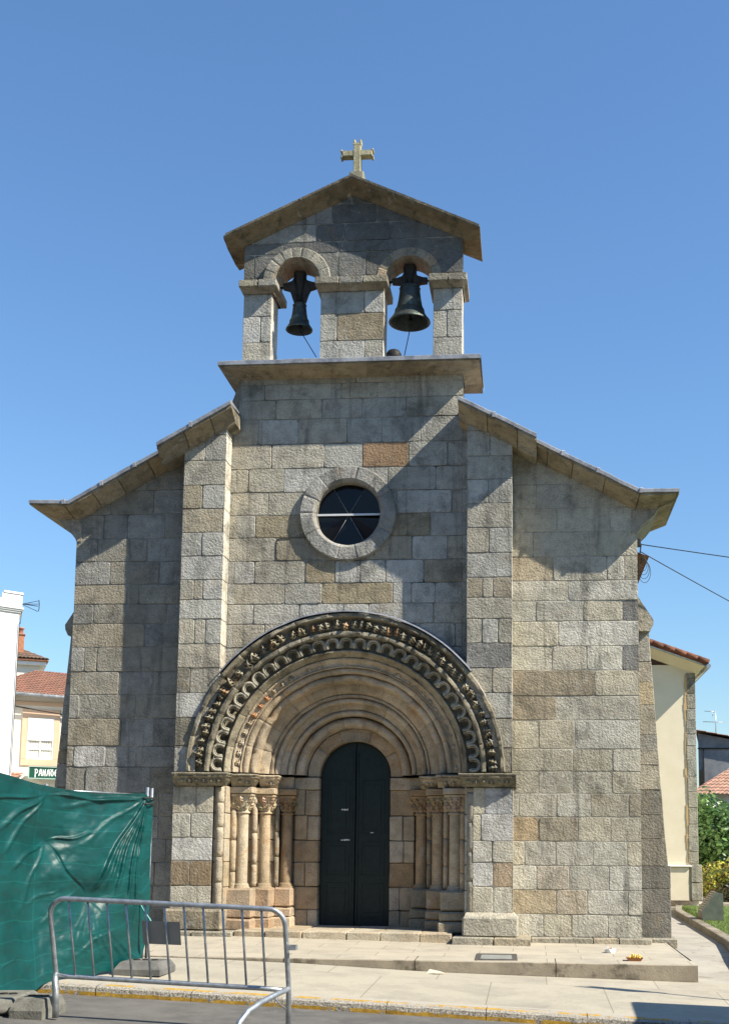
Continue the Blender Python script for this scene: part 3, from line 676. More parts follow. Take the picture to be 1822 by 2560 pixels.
# imposts of the bell arches
for x0, x1 in ((-2.195, -1.452), (-.718, .671), (1.446, 2.18)):
    mb = MB(); e = .12; n = max(1, round((x1-x0)/.45)); es = [x0 + (x1-x0)*i/n for i in range(n+1)]
    for a, b in zip(es[:-1], es[1:]):
        c = pick([(.30,.27,.2), (.33,.31,.26), (.27,.245,.19)]); h = rnd.uniform(-.006, .006)
        mb.box(a+.004, b-.004, -e+h, TG+e, 12.275, 12.425, .014, .006, col=c)
    lv = [(x0+.02, x1-.02, -e+.02, TG+e-.02, 12.278), (x0+.07, x1-.07, -e+.07, TG+e-.07, 12.235), (x0+.085, x1-.085, -.02, TG+.02, 12.2)]
    rr = [[mb.vert(p) for p in ((a,c,z),(b,c,z),(b,d,z),(a,d,z))] for a,b,c,d,z in lv]
    for A, B in zip(rr[:-1], rr[1:]):
        for i in range(4): mb.face((A[i], B[i], B[(i+1)%4], A[(i+1)%4]), col=(.3,.25,.18))
    mb.build('impost', M['granite'], church)
# gable roof of thin stone slabs
mb = MB(); yf, yb = -.2, .58
for s in (-1, 1):
    N = 16; A_ = []
    for i in range(N+1):
        t = i/N; x = lerp(-.02, 2.422 if s > 0 else -2.472, t); z = lerp(14.37, 13.25, t); w = fbm((x*4, s, 2), 1)*.012
        sec = [(yb, 0), (yf, w), (yf-.01, -.02+w), (yf, -.05), (yf+.02, -.075), (-.09, -.13), (-.012, -.225), (TG+.012, -.225), (yb-.02, -.07), (yb, -.05), (yb, 0)]
        k = 1 - max(0, (t-.865)/.135)*.72
        A_.append([mb.vert((x, y, z + (h if h > -.06 else lerp(-.06, h, k)))) for y, h in sec])
    for i in range(N):
        for j in range(len(A_[0])-1):
            q = (A_[i][j], A_[i][j+1], A_[i+1][j+1], A_[i+1][j]); mb.face(q if s > 0 else q[::-1], mi=1 if 2 <= j <= 8 else 0)
    mb.face(A_[-1] if s > 0 else A_[-1][::-1])
    for i in range(1, 22):
        t = (i+rnd.uniform(-.3,.3))/22; x = lerp(-.02, 2.422 if s > 0 else -2.472, t); z = lerp(14.37, 13.25, t); w = rnd.uniform(.05,.11); sl = -gl*s
        q = [mb.vert(p) for p in ((x-w, yf-.012, z-w*sl-.03), (x+w, yf-.012, z+w*sl-.03), (x+w, yf-.014, z+w*sl+.016), (x-w, yf-.014, z-w*sl+.02), (x-w, yb, z-w*sl+.02), (x+w, yb, z+w*sl+.016))]
        mb.face(q[:4]); mb.face((q[3], q[2], q[5], q[4])); mb.face((q[0], q[3], q[4])); mb.face((q[2], q[1], q[5]))
M['slab'] = stone_mat('roof_slab', attr=False, base=(.15,.13,.1), lichen=.8, bump=.5)
M['soffit_dark'] = stone_mat('mossy_soffit', attr=False, base=(.19, .15, .095), lichen=.8, warm_amt=.2, bump=.4, dark=(.04,.038,.025))
mb.build('gable_roof', [M['slab'], M['soffit_dark']], church)
# cross
mb = MB(); yx = -.05; c = (.42,.385,.25)
mb.box(-.09, .19, yx-.09, yx+.11, 14.33, 14.53, .02, .004, col=(.3,.28,.2)); mb.box(-.022, .122, yx-.055, yx+.055, 14.53, 15.1, .012, .003, col=c)
def flare(x, z, dx, dz):
    mb.box(min(x, x+dx*.1), max(x, x+dx*.1) if dx else x+.0, yx-.055, yx+.055, z-.07, z+.07, .008, col=c)
mb.box(-.235, .337, yx-.052, yx+.052, 14.872, 14.988, .01, .003, col=c); mb.box(-.03, .13, yx-.05, yx+.05, 15.1, 15.14, .006, col=c)
for x in (-.03, .088): mb.box(x, x+.042, yx-.05, yx+.05, 15.135, 15.215, .012, .003, col=c)
for x in (-.275, .325):
    for z in (14.835, 14.965): mb.box(x, x+.04, yx-.05, yx+.05, z+.008, z+.052, .010, .003, col=c)
M['cross'] = stone_mat('cross_stone', lichen=.35, warm=(.42,.37,.2), warm_amt=.2, bump=.3)
mb.build('stone_cross', M['cross'], church)

# -- round window
mb = MB(); sweep_arch(mb, [(.9,.0), (.9,-.04), (.885,-.055), (.66,-.06), (.63,-.045), (.605,-.02), (.6,.10)], OC[0], OC[1], 0, 360, 96, joints=14, jd=.007, pal=[(.32,.31,.28), (.29,.28,.25), (.35,.335,.3), (.27,.26,.23)], erode=.004)
ocw = mb.build('round_window', M['granite'], church)
mb = MB(); cx, cz = OC[0]-.06*0, OC[1]
for k in range(6):
    a0, a1 = R(k*60+ (30-30)), R(k*60+60); n_ = 6; tl = .035*(1 if k % 2 else -1)
    pts = [(cx, .075, cz)] + [(cx + .62*math.cos(lerp(a0,a1,i/n_)), .075 + .4*tl*math.cos(lerp(a0,a1,i/n_)) + (.02 if k % 2 else -.012), cz + .62*math.sin(lerp(a0,a1,i/n_))) for i in range(n_+1)]
    mb.poly(pts[::-1])
mb.build('glass', M['glass'], ocw)
mb = MB(); mb.box(cx-.62, cx+.62, .035, .05, cz-.018, cz+.018, 0)
mb.build('glazing_bar', M['white_metal'], ocw)
mb = MB()
for a in (60, 120, 240, 300): mb.tube([(cx, .055, cz), (cx+.61*math.cos(R(a)), .055, cz+.61*math.sin(R(a)))], .004, 6)
mb.build('leading', M['lead'], ocw)
mb = MB(); mb.box(-2.0, 2.0, .425, .46, 6.5, 9.4)  # added black plate in place of the unlit interior behind the window
mb.build('window_backing', M['iron'], church)
# ================================================================= portal
WARM = [tuple(q*1.12 for q in c) for c in [(.39,.325,.235), (.355,.29,.205), (.41,.35,.26), (.34,.28,.2), (.38,.325,.25), (.37,.295,.20)]]
MOSS = [(.25,.225,.165), (.19,.17,.125), (.28,.25,.19), (.22,.195,.14)]
hood_p = [(2.86,.0), (2.865,-.26), (2.862,-.295), (2.845,-.31), (2.795,-.312), (2.782,-.30), (2.776,-.27), (2.73,-.225), (2.56,-.225), (2.535,-.245), (2.525,-.285), (2.51,-.29), (2.47,-.29), (2.455,-.282), (2.45,-.26), (2.44,-.225)]
mb = MB(); sweep_arch(mb, hood_p, CXP, CZP, 0, 180, 150, joints=15, jd=.01, pal=MOSS, erode=.022)
a = 1.6; k = 0
while a < 179:
    col = pick([(.30,.27,.195), (.24,.215,.155), (.36,.32,.23), (.27,.235,.16)])
    if 40 < a < 150 and rnd.random() < .12: col = (.36,.24,.14)
    leaf(mb, arch_frame(CXP, CZP, 2.575 + rnd.uniform(-.02,.02), -.222, a + rnd.uniform(-.3,.3), rnd.choice((-25, 20, 0)) + rnd.uniform(-15,15), rnd.uniform(6,26)), .19*rnd.uniform(.8,1.1), .165*rnd.uniform(.8,1.1), .095*rnd.uniform(.7,1.25), col)
    a += 3.1*rnd.uniform(.9,1.1)
mb.build('hood_moulding', M['portal_dark'], church)
sc_p = [(2.44,-.225), (2.435,-.17), (2.37,-.13), (2.26,-.125), (2.215,-.15), (2.20,-.205), (2.19,-.222), (2.175,-.222), (2.13,-.175), (2.085,-.13)]
mb = MB(); sweep_arch(mb, sc_p, CXP, CZP, 0, 180, 140, joints=13, jd=.008, pal=[(.27,.235,.165), (.32,.28,.20), (.25,.215,.15)], erode=.008)
NS = 29
for q in range(NS):
    ac = (q+.5)*180/NS; c = pick([(.38,.35,.265), (.32,.29,.22), (.42,.385,.30)])
    for rad, tr, yy in ((.108, .025, -.228), (.074, .013, -.215)):
        pts = []
        for i in range(13):
            b_ = R(-25 + 230*i/12); er = 2.315 + rad*math.sin(b_); at = rad*math.cos(b_)
            if i in (0, 12): er -= .035
            th = R(ac) + at/2.31
            pts.append((CXP + er*math.cos(th), yy + rnd.uniform(-.004,.004), CZP + er*math.sin(th)))
        mb.tube(pts, tr, 6, col=c)
mb.build('scalloped_archivolt', M['portal_dark'], church)
lf_p = [(2.085,-.13), (2.075,-.145), (2.055,-.145), (2.045,-.12), (1.99,-.09), (1.945,-.085), (1.935,-.1), (1.925,-.1), (1.92,-.06)]
mb = MB(); sweep_arch(mb, lf_p, CXP, CZP, 0, 180, 120, joints=12, jd=.007, pal=WARM, erode=.010)
a = 2.5
while a < 179:
    col = pick(WARM); 
    if 135 < a < 152: col = (.45,.22,.11)
    hh = .055 if a > 118 else .02
    if not 62 < a < 100: leaf(mb, arch_frame(CXP, CZP, 1.95, -.088, a, rnd.uniform(-12,12), 8), .095, .13, hh, col)
    a += 5.4
mb.build('leaf_archivolt', M['portal'], church)
def wav(a, i, r, y):
    if 11 <= i <= 19:
        s_ = abs(math.sin(R(a*7.5)))**.7; return (.03*(s_-.5), -.015*(s_-.5))
    return (0, 0)
rl_p = [(1.92,-.06)] + roll(1.875, -.03, .058, 0, 175, 7) + [(1.815,.0), (1.812,.03)] + roll(1.742, .035, .072, 5, 190, 8) + [(1.668,.085), (1.66,.12), (1.60,.125), (1.54,.14), (1.50,.17), (1.48,.20), (1.475,.175), (1.435,.175), (1.43,.20)]
mb = MB(); sweep_arch(mb, rl_p, CXP, CZP, 0, 180, 150, joints=11, jd=.007, pal=WARM, erode=.010, mod=wav)
mb.build('wavy_archivolt', M['portal'], church)
in_p = [(1.43,.20)] + roll(1.375, .235, .05, 5, 185, 6) + [(1.322,.275), (1.315,.305), (1.27,.315), (1.228,.32), (1.22,.345)] + roll(1.168, .345, .048, 5, 185, 6) + [(1.115,.39), (1.11,.45), (1.10,.48)] + roll(1.005, .45, .090, 0, 190, 9) + [(.912,.505), (.908,.525), (.895,.525)]
mb = MB(); sweep_arch(mb, in_p, CXP, CZP, 0, 180, 130, joints=9, jd=.006, pal=WARM, erode=.009)
mb.build('roll_archivolt', M['portal'], church)
mb = MB(); sweep_arch(mb, [(.90,.522), (.70,.515), (.68,.515), (.672,.66)], CXP+.02, 2.985, 0, 180, 60, joints=5, jd=.008, pal=[(.42,.33,.22), (.39,.29,.18), (.43,.36,.26)], erode=.004)
mb.build('inner_arch', M['portal'], church)
# lead apron on top of the hood, between the buttresses
mb = MB(); P = []
for i in range(71):
    a = lerp(38.2, 141.6, i/70); w = fbm((a*.12, 2, 0), 1)*.008; row = []
    for r, y in ((2.985,-.012), (2.935,-.07), (2.905,-.29), (2.9,-.325), (2.875,-.328)): row.append(mb.vert((CXP + (r+w)*math.cos(R(a)), y, CZP + (r+w)*math.sin(R(a)))))
    P.append(row)
for A, B in zip(P[:-1], P[1:]):
    for i in range(4): mb.face((A[i], B[i], B[i+1], A[i+1]), smooth=False)
mb.build('lead_apron', M['lead'], church)

# -- jambs: stepped blocks, arris rolls, columns
ZS = [.18, .5, .93, 1.38, 1.79, 2.25, 2.74]
for s in (-1, 1):
    X = lambda v: CXP + .02 + s*v
    def blk(mb, a, b, y0, zs, pal, bev=.012):
        x0, x1 = sorted((X(a), X(b)))
        for z0, z1 in zip(zs[:-1], zs[1:]): mb.box(x0, x1, y0 + rnd.uniform(-.004,.004), .9, z0+.003, z1-.003, bev, .004, col=pick(pal))
    mb = MB(); LP = [(.45,.39,.29), (.42,.35,.25), (.40,.33,.22)]
    blk(mb, 2.36, 2.14, -.235, ZS, LP if s < 0 else GREY); blk(mb, 2.14, 1.775, .16, ZS, LP); blk(mb, 1.78, 1.435, .37, ZS, WARM); blk(mb, 1.44, 1.13, .58, ZS, WARM)
    x0, x1 = sorted((X(1.135), X(.672)))
    for z0, z1 in zip(ZS[:-1], ZS[1:]):
        if rnd.random() < .5:
            m_ = lerp(x0, x1, rnd.uniform(.4,.6)); mb.box(x0, m_-.003, .5+rnd.uniform(-.006,.006), .9, z0+.003, z1-.003, .014, .006, col=pick(WARM)); mb.box(m_+.003, x1, .5, .9, z0+.003, z1-.003, .014, .006, col=pick(WARM))
        else: mb.box(x0, x1, .5+rnd.uniform(-.006,.006), .9, z0+.003, z1-.003, .014, .006, col=pick([(.36,.27,.17), (.3,.21,.12), (.4,.31,.2)]))
    # frieze band above the jambs
    for a, b, y0 in ((1.14, .672, .485), (1.45, 1.14, .40), (1.70, 1.45, .24)): 
        x0, x1 = sorted((X(a), X(b))); mb.box(x0, x1, y0, .9, 2.735, 2.965, .012, .004, col=pick(WARM))
    mb.build('jamb', [M['portal']], church)
    # arris rolls
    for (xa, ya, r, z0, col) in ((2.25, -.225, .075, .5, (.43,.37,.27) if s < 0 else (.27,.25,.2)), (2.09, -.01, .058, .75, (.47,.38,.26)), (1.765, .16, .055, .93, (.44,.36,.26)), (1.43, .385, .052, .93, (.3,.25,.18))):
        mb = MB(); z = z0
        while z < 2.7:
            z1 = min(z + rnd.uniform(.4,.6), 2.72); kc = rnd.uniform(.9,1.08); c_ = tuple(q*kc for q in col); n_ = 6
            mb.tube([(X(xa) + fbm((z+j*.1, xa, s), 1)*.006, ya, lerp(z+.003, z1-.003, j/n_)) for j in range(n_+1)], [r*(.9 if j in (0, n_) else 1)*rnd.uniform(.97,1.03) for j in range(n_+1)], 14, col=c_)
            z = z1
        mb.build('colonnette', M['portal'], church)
    for (xa, ya, r, ch, pw) in ((1.945, .045, .11, (.47,.395,.285), .26), (1.605, .245, .106, (.43,.335,.22), .19), (1.27, .47, .104, (.38,.275,.165), .17)):
        mb = MB(); prof = []
        for i in range(16):
            z = lerp(.985, 2.27, i/15); prof.append((r*(1.02 - .05*i/15), z))
        mb.col = ch; mb.lathe(X(xa), ya, prof, 24)
        cln = mb.build('column', M['portal'], church)
        mb = MB(); mb.col = tuple(q*.98 for q in ch)
        pr = [(r, 2.255), (r+.022, 2.262), (r+.027, 2.275), (r+.02, 2.29), (r+.004, 2.295), (r+.004, 2.33), (r+.012, 2.38), (r+.03, 2.44), (r+.06, 2.5), (r+.078, 2.545), (r+.07, 2.565)]
        mb.lathe(X(xa), ya, pr, 24)
        lfr = 8 if s > 0 else 6
        for row, (z_, L_) in enumerate(((2.31, .17), (2.42, .17))):
            for q in range(lfr):
                th = 2*math.pi*(q + .5*row)/lfr; e = Vector((math.cos(th), math.sin(th), 0)); rr_ = r + (.004 if row == 0 else .03)
                Z_ = e; Y_ = (Vector((0,0,1)) + e*.45).normalized(); X_ = Y_.cross(Z_).normalized(); Z2 = X_.cross(Y_)
                leaf(mb, Matrix.Translation(Vector((X(xa), ya*YK, z_)) + e*rr_) @ Matrix((X_, Y_, Z2)).transposed().to_4x4(), L_, .1, .035, tuple(q2*rnd.uniform(.85,1.05) for q2 in ch))
        w = r + .085
        mb.box(X(xa)-w, X(xa)+w, ya-w/YK, ya+.3, 2.56, 2.62, .02, .006, col=ch); mb.box(X(xa)-w-.02, X(xa)+w+.02, ya-(w+.02)/YK, ya+.3, 2.62, 2.735, .012, .005, col=tuple(q*.95 for q in ch))
        mb.build('capital', M['portal'], cln)
        mb = MB(); mb.col = tuple(q*.95 for q in ch)
        mb.lathe(X(xa), ya, [(r+.01, 1.0), (r+.02, .985), (r+.035, .965), (r+.03, .945), (r+.05, .93), (r+.05, .905)], 24)
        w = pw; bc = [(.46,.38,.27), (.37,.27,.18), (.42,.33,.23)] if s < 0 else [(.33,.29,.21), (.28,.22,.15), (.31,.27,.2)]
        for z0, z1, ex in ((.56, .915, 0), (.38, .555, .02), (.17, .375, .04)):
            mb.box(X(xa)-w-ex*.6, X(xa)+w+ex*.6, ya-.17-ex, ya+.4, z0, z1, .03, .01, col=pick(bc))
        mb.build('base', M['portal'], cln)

# -- imposts of the portal
for s in (-1, 1):
    mb = MB(); X = lambda v: CXP + s*v
    for a, b, y0, yb, e in ((3.06, 2.06, PB, .0, .11), (2.10, 1.63, -.05, .5, .10), (1.66, 1.30, .17, .6, .08)):
        if s > 0 and y0 > -.2: e = .06
        x0, x1 = sorted((X(a), X(b))); inn = (x1 if s < 0 else x0)
        c = pick([(.2,.18,.13), (.17,.15,.11)]) if y0 < -.2 else (pick([(.33,.28,.2), (.28,.24,.17)]) if y0 < .1 else (.45,.37,.26))
        lv = [(0, 2.968), (-.012, 2.975)]
        secs = [(.0, 2.965), (.012, 2.945), (0, 2.925), (-.012, 2.912), (.0, 2.9), (-.03, 2.872), (-.05, 2.83), (-.095, 2.775), (-.125, 2.735)]
        n = 18; rings = []
        for off, z in secs:
            ring = []
            for i in range(n+1):
                x = lerp(x0, x1, i/n); w = fbm((x*6, y0*5, z*6), 1)*.016 + fbm((x*16, y0*5, z*16), 1)*.012
                ring.append(mb.vert((x + (off if i == n and s < 0 else (-off if i == 0 and s > 0 else 0)), y0 - e - off*.7 + w*.6, z + w*.5)))
            ii = ring[-1] if s < 0 else ring[0]; xi = x1 + off if s < 0 else x0 - off
            oth = mb.vert((xi, yb, z)); ring = (ring + [oth]) if s < 0 else ([oth] + ring); rings.append(ring)
        for A, B in zip(rings[:-1], rings[1:]):
            for i in range(len(A)-1): mb.face((A[i], B[i], B[i+1], A[i+1]), col=c)
        mb.face(rings[0] + [mb.vert((x0 if s < 0 else x1, yb, 2.965))] if s < 0 else rings[0] + [mb.vert((x1, yb, 2.965))], col=c)
        mb.face(rings[-1][::-1] + [mb.vert((x0, yb, 2.735))], col=c)
        if y0 < -.2:   # outer return
            xo = x0 if s < 0 else x1; mb.poly([(xo, y0-e-o_, z) for o_, z in secs] + [(xo, yb, 2.735), (xo, yb, 2.965)], col=c)
        k = max(2, int(abs(a-b)/.16))
        for i in range(k):       # carved balls and leaves on the lower slope
            x = lerp(x0+.1, x1-.1, (i+.5)/k)
            if i % 2 == 0:
                mb.lathe(x, y0-e+.035, [(.001, 2.86), (.025, 2.85), (.036, 2.825), (.025, 2.80), (.001, 2.79)], 8, col=c)
            else: leaf(mb, Matrix.Translation((x, (y0-e+.06)*YK, 2.755)) @ Matrix(((1,0,0,0),(0,-.5,-.86,0),(0,.86,-.5,0),(0,0,0,1))), .12, .12, .03, c)
    mb.build('portal_impost', M['portal_dark'], church)

# -- door
door = MB(); XD = CXP + .02; ZB, ZSPR, RD = .2, 2.985, .66
def dtop(x): return ZSPR + math.sqrt(max(RD**2-(x-XD)**2, 0))
strips(door, XD-RD, XD+RD, 24, lambda x: ZB, lambda x: dtop(x), .645, .70)
dobj = door.build('door', M['door'], church)
for s in (-1, 1):
    mb = MB(); a, b = sorted((XD+s*.008, XD+s*.655))
    strips(mb, a, b, 14, lambda x: ZB+.02, lambda x: dtop(x)-.006, .61, .643)
    ins = .1
    for z0, z1 in ((.36, 1.0), (1.12, 1.78), (1.9, 2.93)):
        x0, x1 = a+ins, b-ins
        for q in ((x0, x1, z0, z0+.03), (x0, x1, z1-.03, z1), (x0, x0+.03, z0+.031, z1-.031), (x1-.03, x1, z0+.031, z1-.031)): mb.box(q[0], q[1], .604, .612, q[2], q[3], .003)
        mb.box(x0+.075, x1-.075, .606, .612, z0+.09, z1-.09, .004)
    mb.box((b-.045 if s < 0 else a), (b if s < 0 else a+.045), .602, .6105, .24, 3.45, .006)
    lf = mb.build('door_leaf', M['door'], dobj)
    if s < 0:
        for x, z, w in ((-.27, 2.37, .13), (-.27, 1.80, .17)):
            p = MB(); n_ = 8
            for i in range(n_):
                xx = XD + x + w*i/n_; p.poly(((xx, .586, z+rnd.uniform(-.02,-.005)), (xx+w/n_, .586, z+rnd.uniform(-.02,-.005)), (xx+w/n_, .586, z+rnd.uniform(.0,.02)), (xx, .586, z+rnd.uniform(.0,.02))))
            p.build('paper_remnant', M['white_metal'], lf)
    else:
        p = MB(); p.poly(((XD+.29,.586,1.93), (XD+.35,.586,1.935), (XD+.35,.586,1.945), (XD+.29,.586,1.945))); p.build('paper_remnant', M['white_metal'], lf)
mb = MB(); mb.lathe(XD+.06, .57, [(.0, 1.5), (.02, 1.49), (.02, 1.46), (.0, 1.45)], 10); mb.build('door_knob', M['iron'], dobj)

# -- plinths, ledges and threshold
def stone_row(mb, x0, x1, y0, y1, z0f, z1, n, pal, bev=.012, jit=.004):
    es = [x0 + (x1-x0)*(i + (rnd.uniform(-.15,.15) if 0 < i < n else 0))/n for i in range(n+1)]
    for a, b in zip(es[:-1], es[1:]): mb.box(a+.003, b-.003, y0 + rnd.uniform(-.006,.006), y1, z0f, z1 + rnd.uniform(-.004,.003), bev, jit, col=pick(pal))
PLN = [(.40,.36,.28), (.36,.33,.26), (.38,.33,.24)]
mb = MB(); mb.box(2.16, 3.12, -.42, .0, .155, .50, .03, .008, col=(.36,.34,.28))
q = [(2.2,-.38,.495), (3.09,-.38,.495), (3.04,-.275,.56), (2.22,-.275,.56)]
iv = [mb.vert(p) for p in q]; mb.face(iv, col=(.4,.37,.3)); mb.poly(((3.09,-.38,.495), (3.10,-.02,.495), (3.04,-.02,.56), (3.04,-.275,.56)), col=(.4,.37,.3))
mb.build('plinth', M['granite'], church)
mb = MB(); mb.box(-3.12, -2.07, -.37, .0, .17, .555, .035, .012, col=(.33,.28,.2)); mb.build('plinth', M['granite'], church)
mb = MB(); stone_row(mb, 2.0, 3.34, -.56, .1, -.2, .155, 2, PLN); stone_row(mb, 3.34, 5.42, -.15, .1, -.2, .13, 4, PLN); mb.build('ledge', M['granite'], church)
mb = MB(); stone_row(mb, -5.4, -3.2, -.15, .1, -.2, .16, 4, PLN); stone_row(mb, -3.2, -1.83, -.5, .1, -.2, .185, 2, PLN)
mb.build('ledge', M['granite'], church)
mb = MB(); stone_row(mb, -1.82, 1.99, -.42, .72, -.2, .205, 6, [(.42,.36,.26), (.46,.41,.31), (.40,.33,.23)], .016, .006)
mb.build('threshold_step', M['portal'], church)

# -- tapering side buttresses with gableted tops
for s in (-1, 1):
    xw = 5.28 if s > 0 else -5.23; mb = MB(); y0, y1 = .3, 1.15
    prof = [(.555, .10), (.555, 1.36), (.505, 1.40), (.25, 5.63), (.23, 5.65)]      # outward offset, z
    zz = [.1, .55, .98, 1.38, 1.87, 2.3, 2.75, 3.2, 3.45, 3.75, 4.3, 4.72, 5.1, 5.66]
    def outx(z): return interp(z, [(0, .56), (1.375, .56), (1.39, .505), (5.66, .235)])
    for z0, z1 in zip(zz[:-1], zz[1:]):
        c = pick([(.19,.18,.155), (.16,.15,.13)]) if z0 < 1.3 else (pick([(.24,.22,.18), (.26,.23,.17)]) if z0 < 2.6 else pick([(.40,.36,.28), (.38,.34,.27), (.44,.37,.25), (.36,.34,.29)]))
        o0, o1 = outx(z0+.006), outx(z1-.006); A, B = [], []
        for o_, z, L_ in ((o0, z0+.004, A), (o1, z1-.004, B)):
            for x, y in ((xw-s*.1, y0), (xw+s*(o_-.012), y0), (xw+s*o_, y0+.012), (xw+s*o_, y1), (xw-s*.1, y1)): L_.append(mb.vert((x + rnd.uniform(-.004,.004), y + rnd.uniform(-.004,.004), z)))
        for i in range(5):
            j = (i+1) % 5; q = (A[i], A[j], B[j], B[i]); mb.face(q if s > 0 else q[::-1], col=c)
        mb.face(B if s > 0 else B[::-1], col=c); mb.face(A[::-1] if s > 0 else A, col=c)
    mb.col = (.36,.33,.26)
    # sloping cap
    pp = [(-.1, 6.45), (.0, 6.35), (.30, 5.88), (.315, 5.86), (.305, 5.76), (.25, 5.65), (-.1, 5.65)]
    f = [mb.vert((xw+s*x, y0-.06, z)) for x, z in pp]; b_ = [mb.vert((xw+s*x, y1+.06, z)) for x, z in pp]
    for i in range(len(pp)):
        j = (i+1) % len(pp); q = (f[i], b_[i], b_[j], f[j]); mb.face(q if s > 0 else q[::-1])
    mb.face(f if s > 0 else f[::-1]); mb.face(b_[::-1] if s > 0 else b_)
    # foot
    xa, xb = sorted((xw, xw+s*.64)); mb.box(xa, xb, y0-.12, y1+.1, -.12, .105, .02, .008, col=(.3,.28,.22))
    mb.build('side_buttress', M['granite'], church)
# nave behind the facade
mb = MB(); mb.col = (.33,.3,.25)
for x0, x1 in ((-5.2, -4.4), (4.45, 5.25)): mb.box(x0, x1, .92, 16, -.1, 7.3, 0)
mb.box(-5.2, 5.25, 16, 16.5, -.1, 9.0, 0); mb.build('nave_wall', M['granite'], church)
mb = MB(); tile_roof(mb, (-5.6,1.05,7.35), (-5.6,16.4,7.35), (0,16.4,10.2), (0,1.05,10.2), 50, 16); tile_roof(mb, (5.65,16.4,7.35), (5.65,1.05,7.35), (0,1.05,10.2), (0,16.4,10.2), 50, 16)
mb.build('nave_roof', M['tiles_old'], church)

# ================================================================= bells
def bell(cx, cy, zt, zm, rm, label, yoke, rope_to, axle):
    t = thing('church_bell', label, 'bell')
    H = zt - zm; pr = []
    for r, h in ((.02, 1.0), (.30, .995), (.42, .97), (.47, .92), (.50, .8), (.54, .62), (.60, .45), (.68, .3), (.79, .17), (.90, .085), (.97, .04), (1.0, .0), (.985, -.015), (.93, -.005), (.88, .05), (.7, .2), (.5, .5), (.4, .8), (.02, .88)): pr.append((r*rm, zm + h*H))
    mb = MB(); mb.lathe(cx, cy, pr, 40)
    for h, r in ((.3, .685), (.335, .665), (.9, .485)): mb.lathe(cx, cy, [(r*rm, zm+h*H-.008), (r*rm+.012, zm+h*H), (r*rm, zm+h*H+.008)], 40)
    mb.build('bell_body', M['bronze'], t)
    mb = MB(); f = [mb.vert((cx+x, cy-.032, z)) for x, z in yoke]; b_ = [mb.vert((cx+x, cy+.032, z)) for x, z in yoke]; n = len(yoke)
    for i in range(n): j = (i+1) % n; mb.face((f[i], b_[i], b_[j], f[j]))
    mb.face(f); mb.face(b_[::-1])
    hs = mb.build('headstock', M['wood_dark'], t)
    mb = MB(); zt2 = max(z for _, z in yoke)
    for x0, x1 in ((-.10, -.02), (.10, .02)): mb.tube([(cx+x0, cy-.042, zt2-.08), (cx+x1, cy-.042, zt-.0)], .016, 6)
    for x in (-.06, .06): mb.tube([(cx+x, cy-.03, zt+.06), (cx+x, cy-.03, zt-.02)], .02, 6)
    mb.tube([(axle[0], cy, axle[2]), (axle[1], cy, axle[2])], .022, 8); mb.build('strap', M['iron'], hs)
    mb = MB(); mb.tube([(cx, cy, zm+.6*H), (cx+.02, cy, zm+.02), (cx+.03, cy, zm-.05)], [.012, .014, .012], 8); mb.lathe(cx+.02, cy, [(.0, zm+.1), (.04, zm+.07), (.045, zm+.03), (.0, zm-.01)], 10)
    cl = mb.build('clapper', M['iron'], t)
    mb = MB(); mb.tube([(cx+.03, cy, zm-.03), tuple(rope_to)], .009, 6); mb.build('rope', M['wire'], t)
    return t
yk = lambda pts: pts + [(-x, z) for x, z in pts[::-1]]
yL = [(-.105,12.135), (-.13,12.2), (-.17,12.33), (-.205,12.40), (-.33,12.44), (-.33,12.535), (-.25,12.55), (-.15,12.585), (-.115,12.65), (-.12,12.75), (-.09,12.79)]
bell(-1.095, .18, 12.15, 11.60, .262, 'smaller bronze bell hanging under the left arch on a dark V shaped headstock', yk(yL), (-.74, .15, 11.02), (-1.6, -.60, 12.47))
yR = [(-.17,12.41), (-.2,12.45), (-.34,12.465), (-.34,12.56), (-.25,12.57), (-.15,12.605), (-.12,12.67), (-.13,12.79), (-.09,12.84)]
bell(1.05, .18, 12.43, 11.68, .402, 'larger bronze bell hanging in the right arch of the gable', yk(yR), (.93, .14, 10.82), (.58, 1.55, 12.51))
mb = MB(); mb.lathe(.80, -.06, [(.0, 10.97), (.06, 10.965), (.11, 10.94), (.145, 10.88), (.15, 10.69), (.0, 10.69)], 18); mb.build('bell_motor', M['iron'], None)
tag(bpy.data.objects['bell_motor'], 'small rounded black housing on the ledge under the larger bell', 'motor')
# ================================================================= ground
def z_terr(x, y):
    zb = interp(x, [(-9,.14), (-2,.116), (1.9,.045), (5.3,.03), (8,.0)]); t = max(0, min(1.15, (y+2.1)/1.8)); return zb*t
def z_rise(x): return interp(x, [(-3,-.012), (-1.8,-.022), (0,-.074), (1.8,-.16), (5.7,-.244), (12,-.36)])
def z_kerb(x): return -.14 - .04*max(x, -2.6)
def z_road(x): return z_kerb(x) - .125
def grid(mb, xs, ys, zf, **k):
    I = [[mb.vert((x, y, zf(x, y))) for x in xs] for y in ys]
    for a, b in zip(I[:-1], I[1:]):
        for i in range(len(xs)-1): mb.face((a[i], a[i+1], b[i+1], b[i]), smooth=True, **k)
def fr(a, b, n): return [a + (b-a)*i/n for i in range(n+1)]

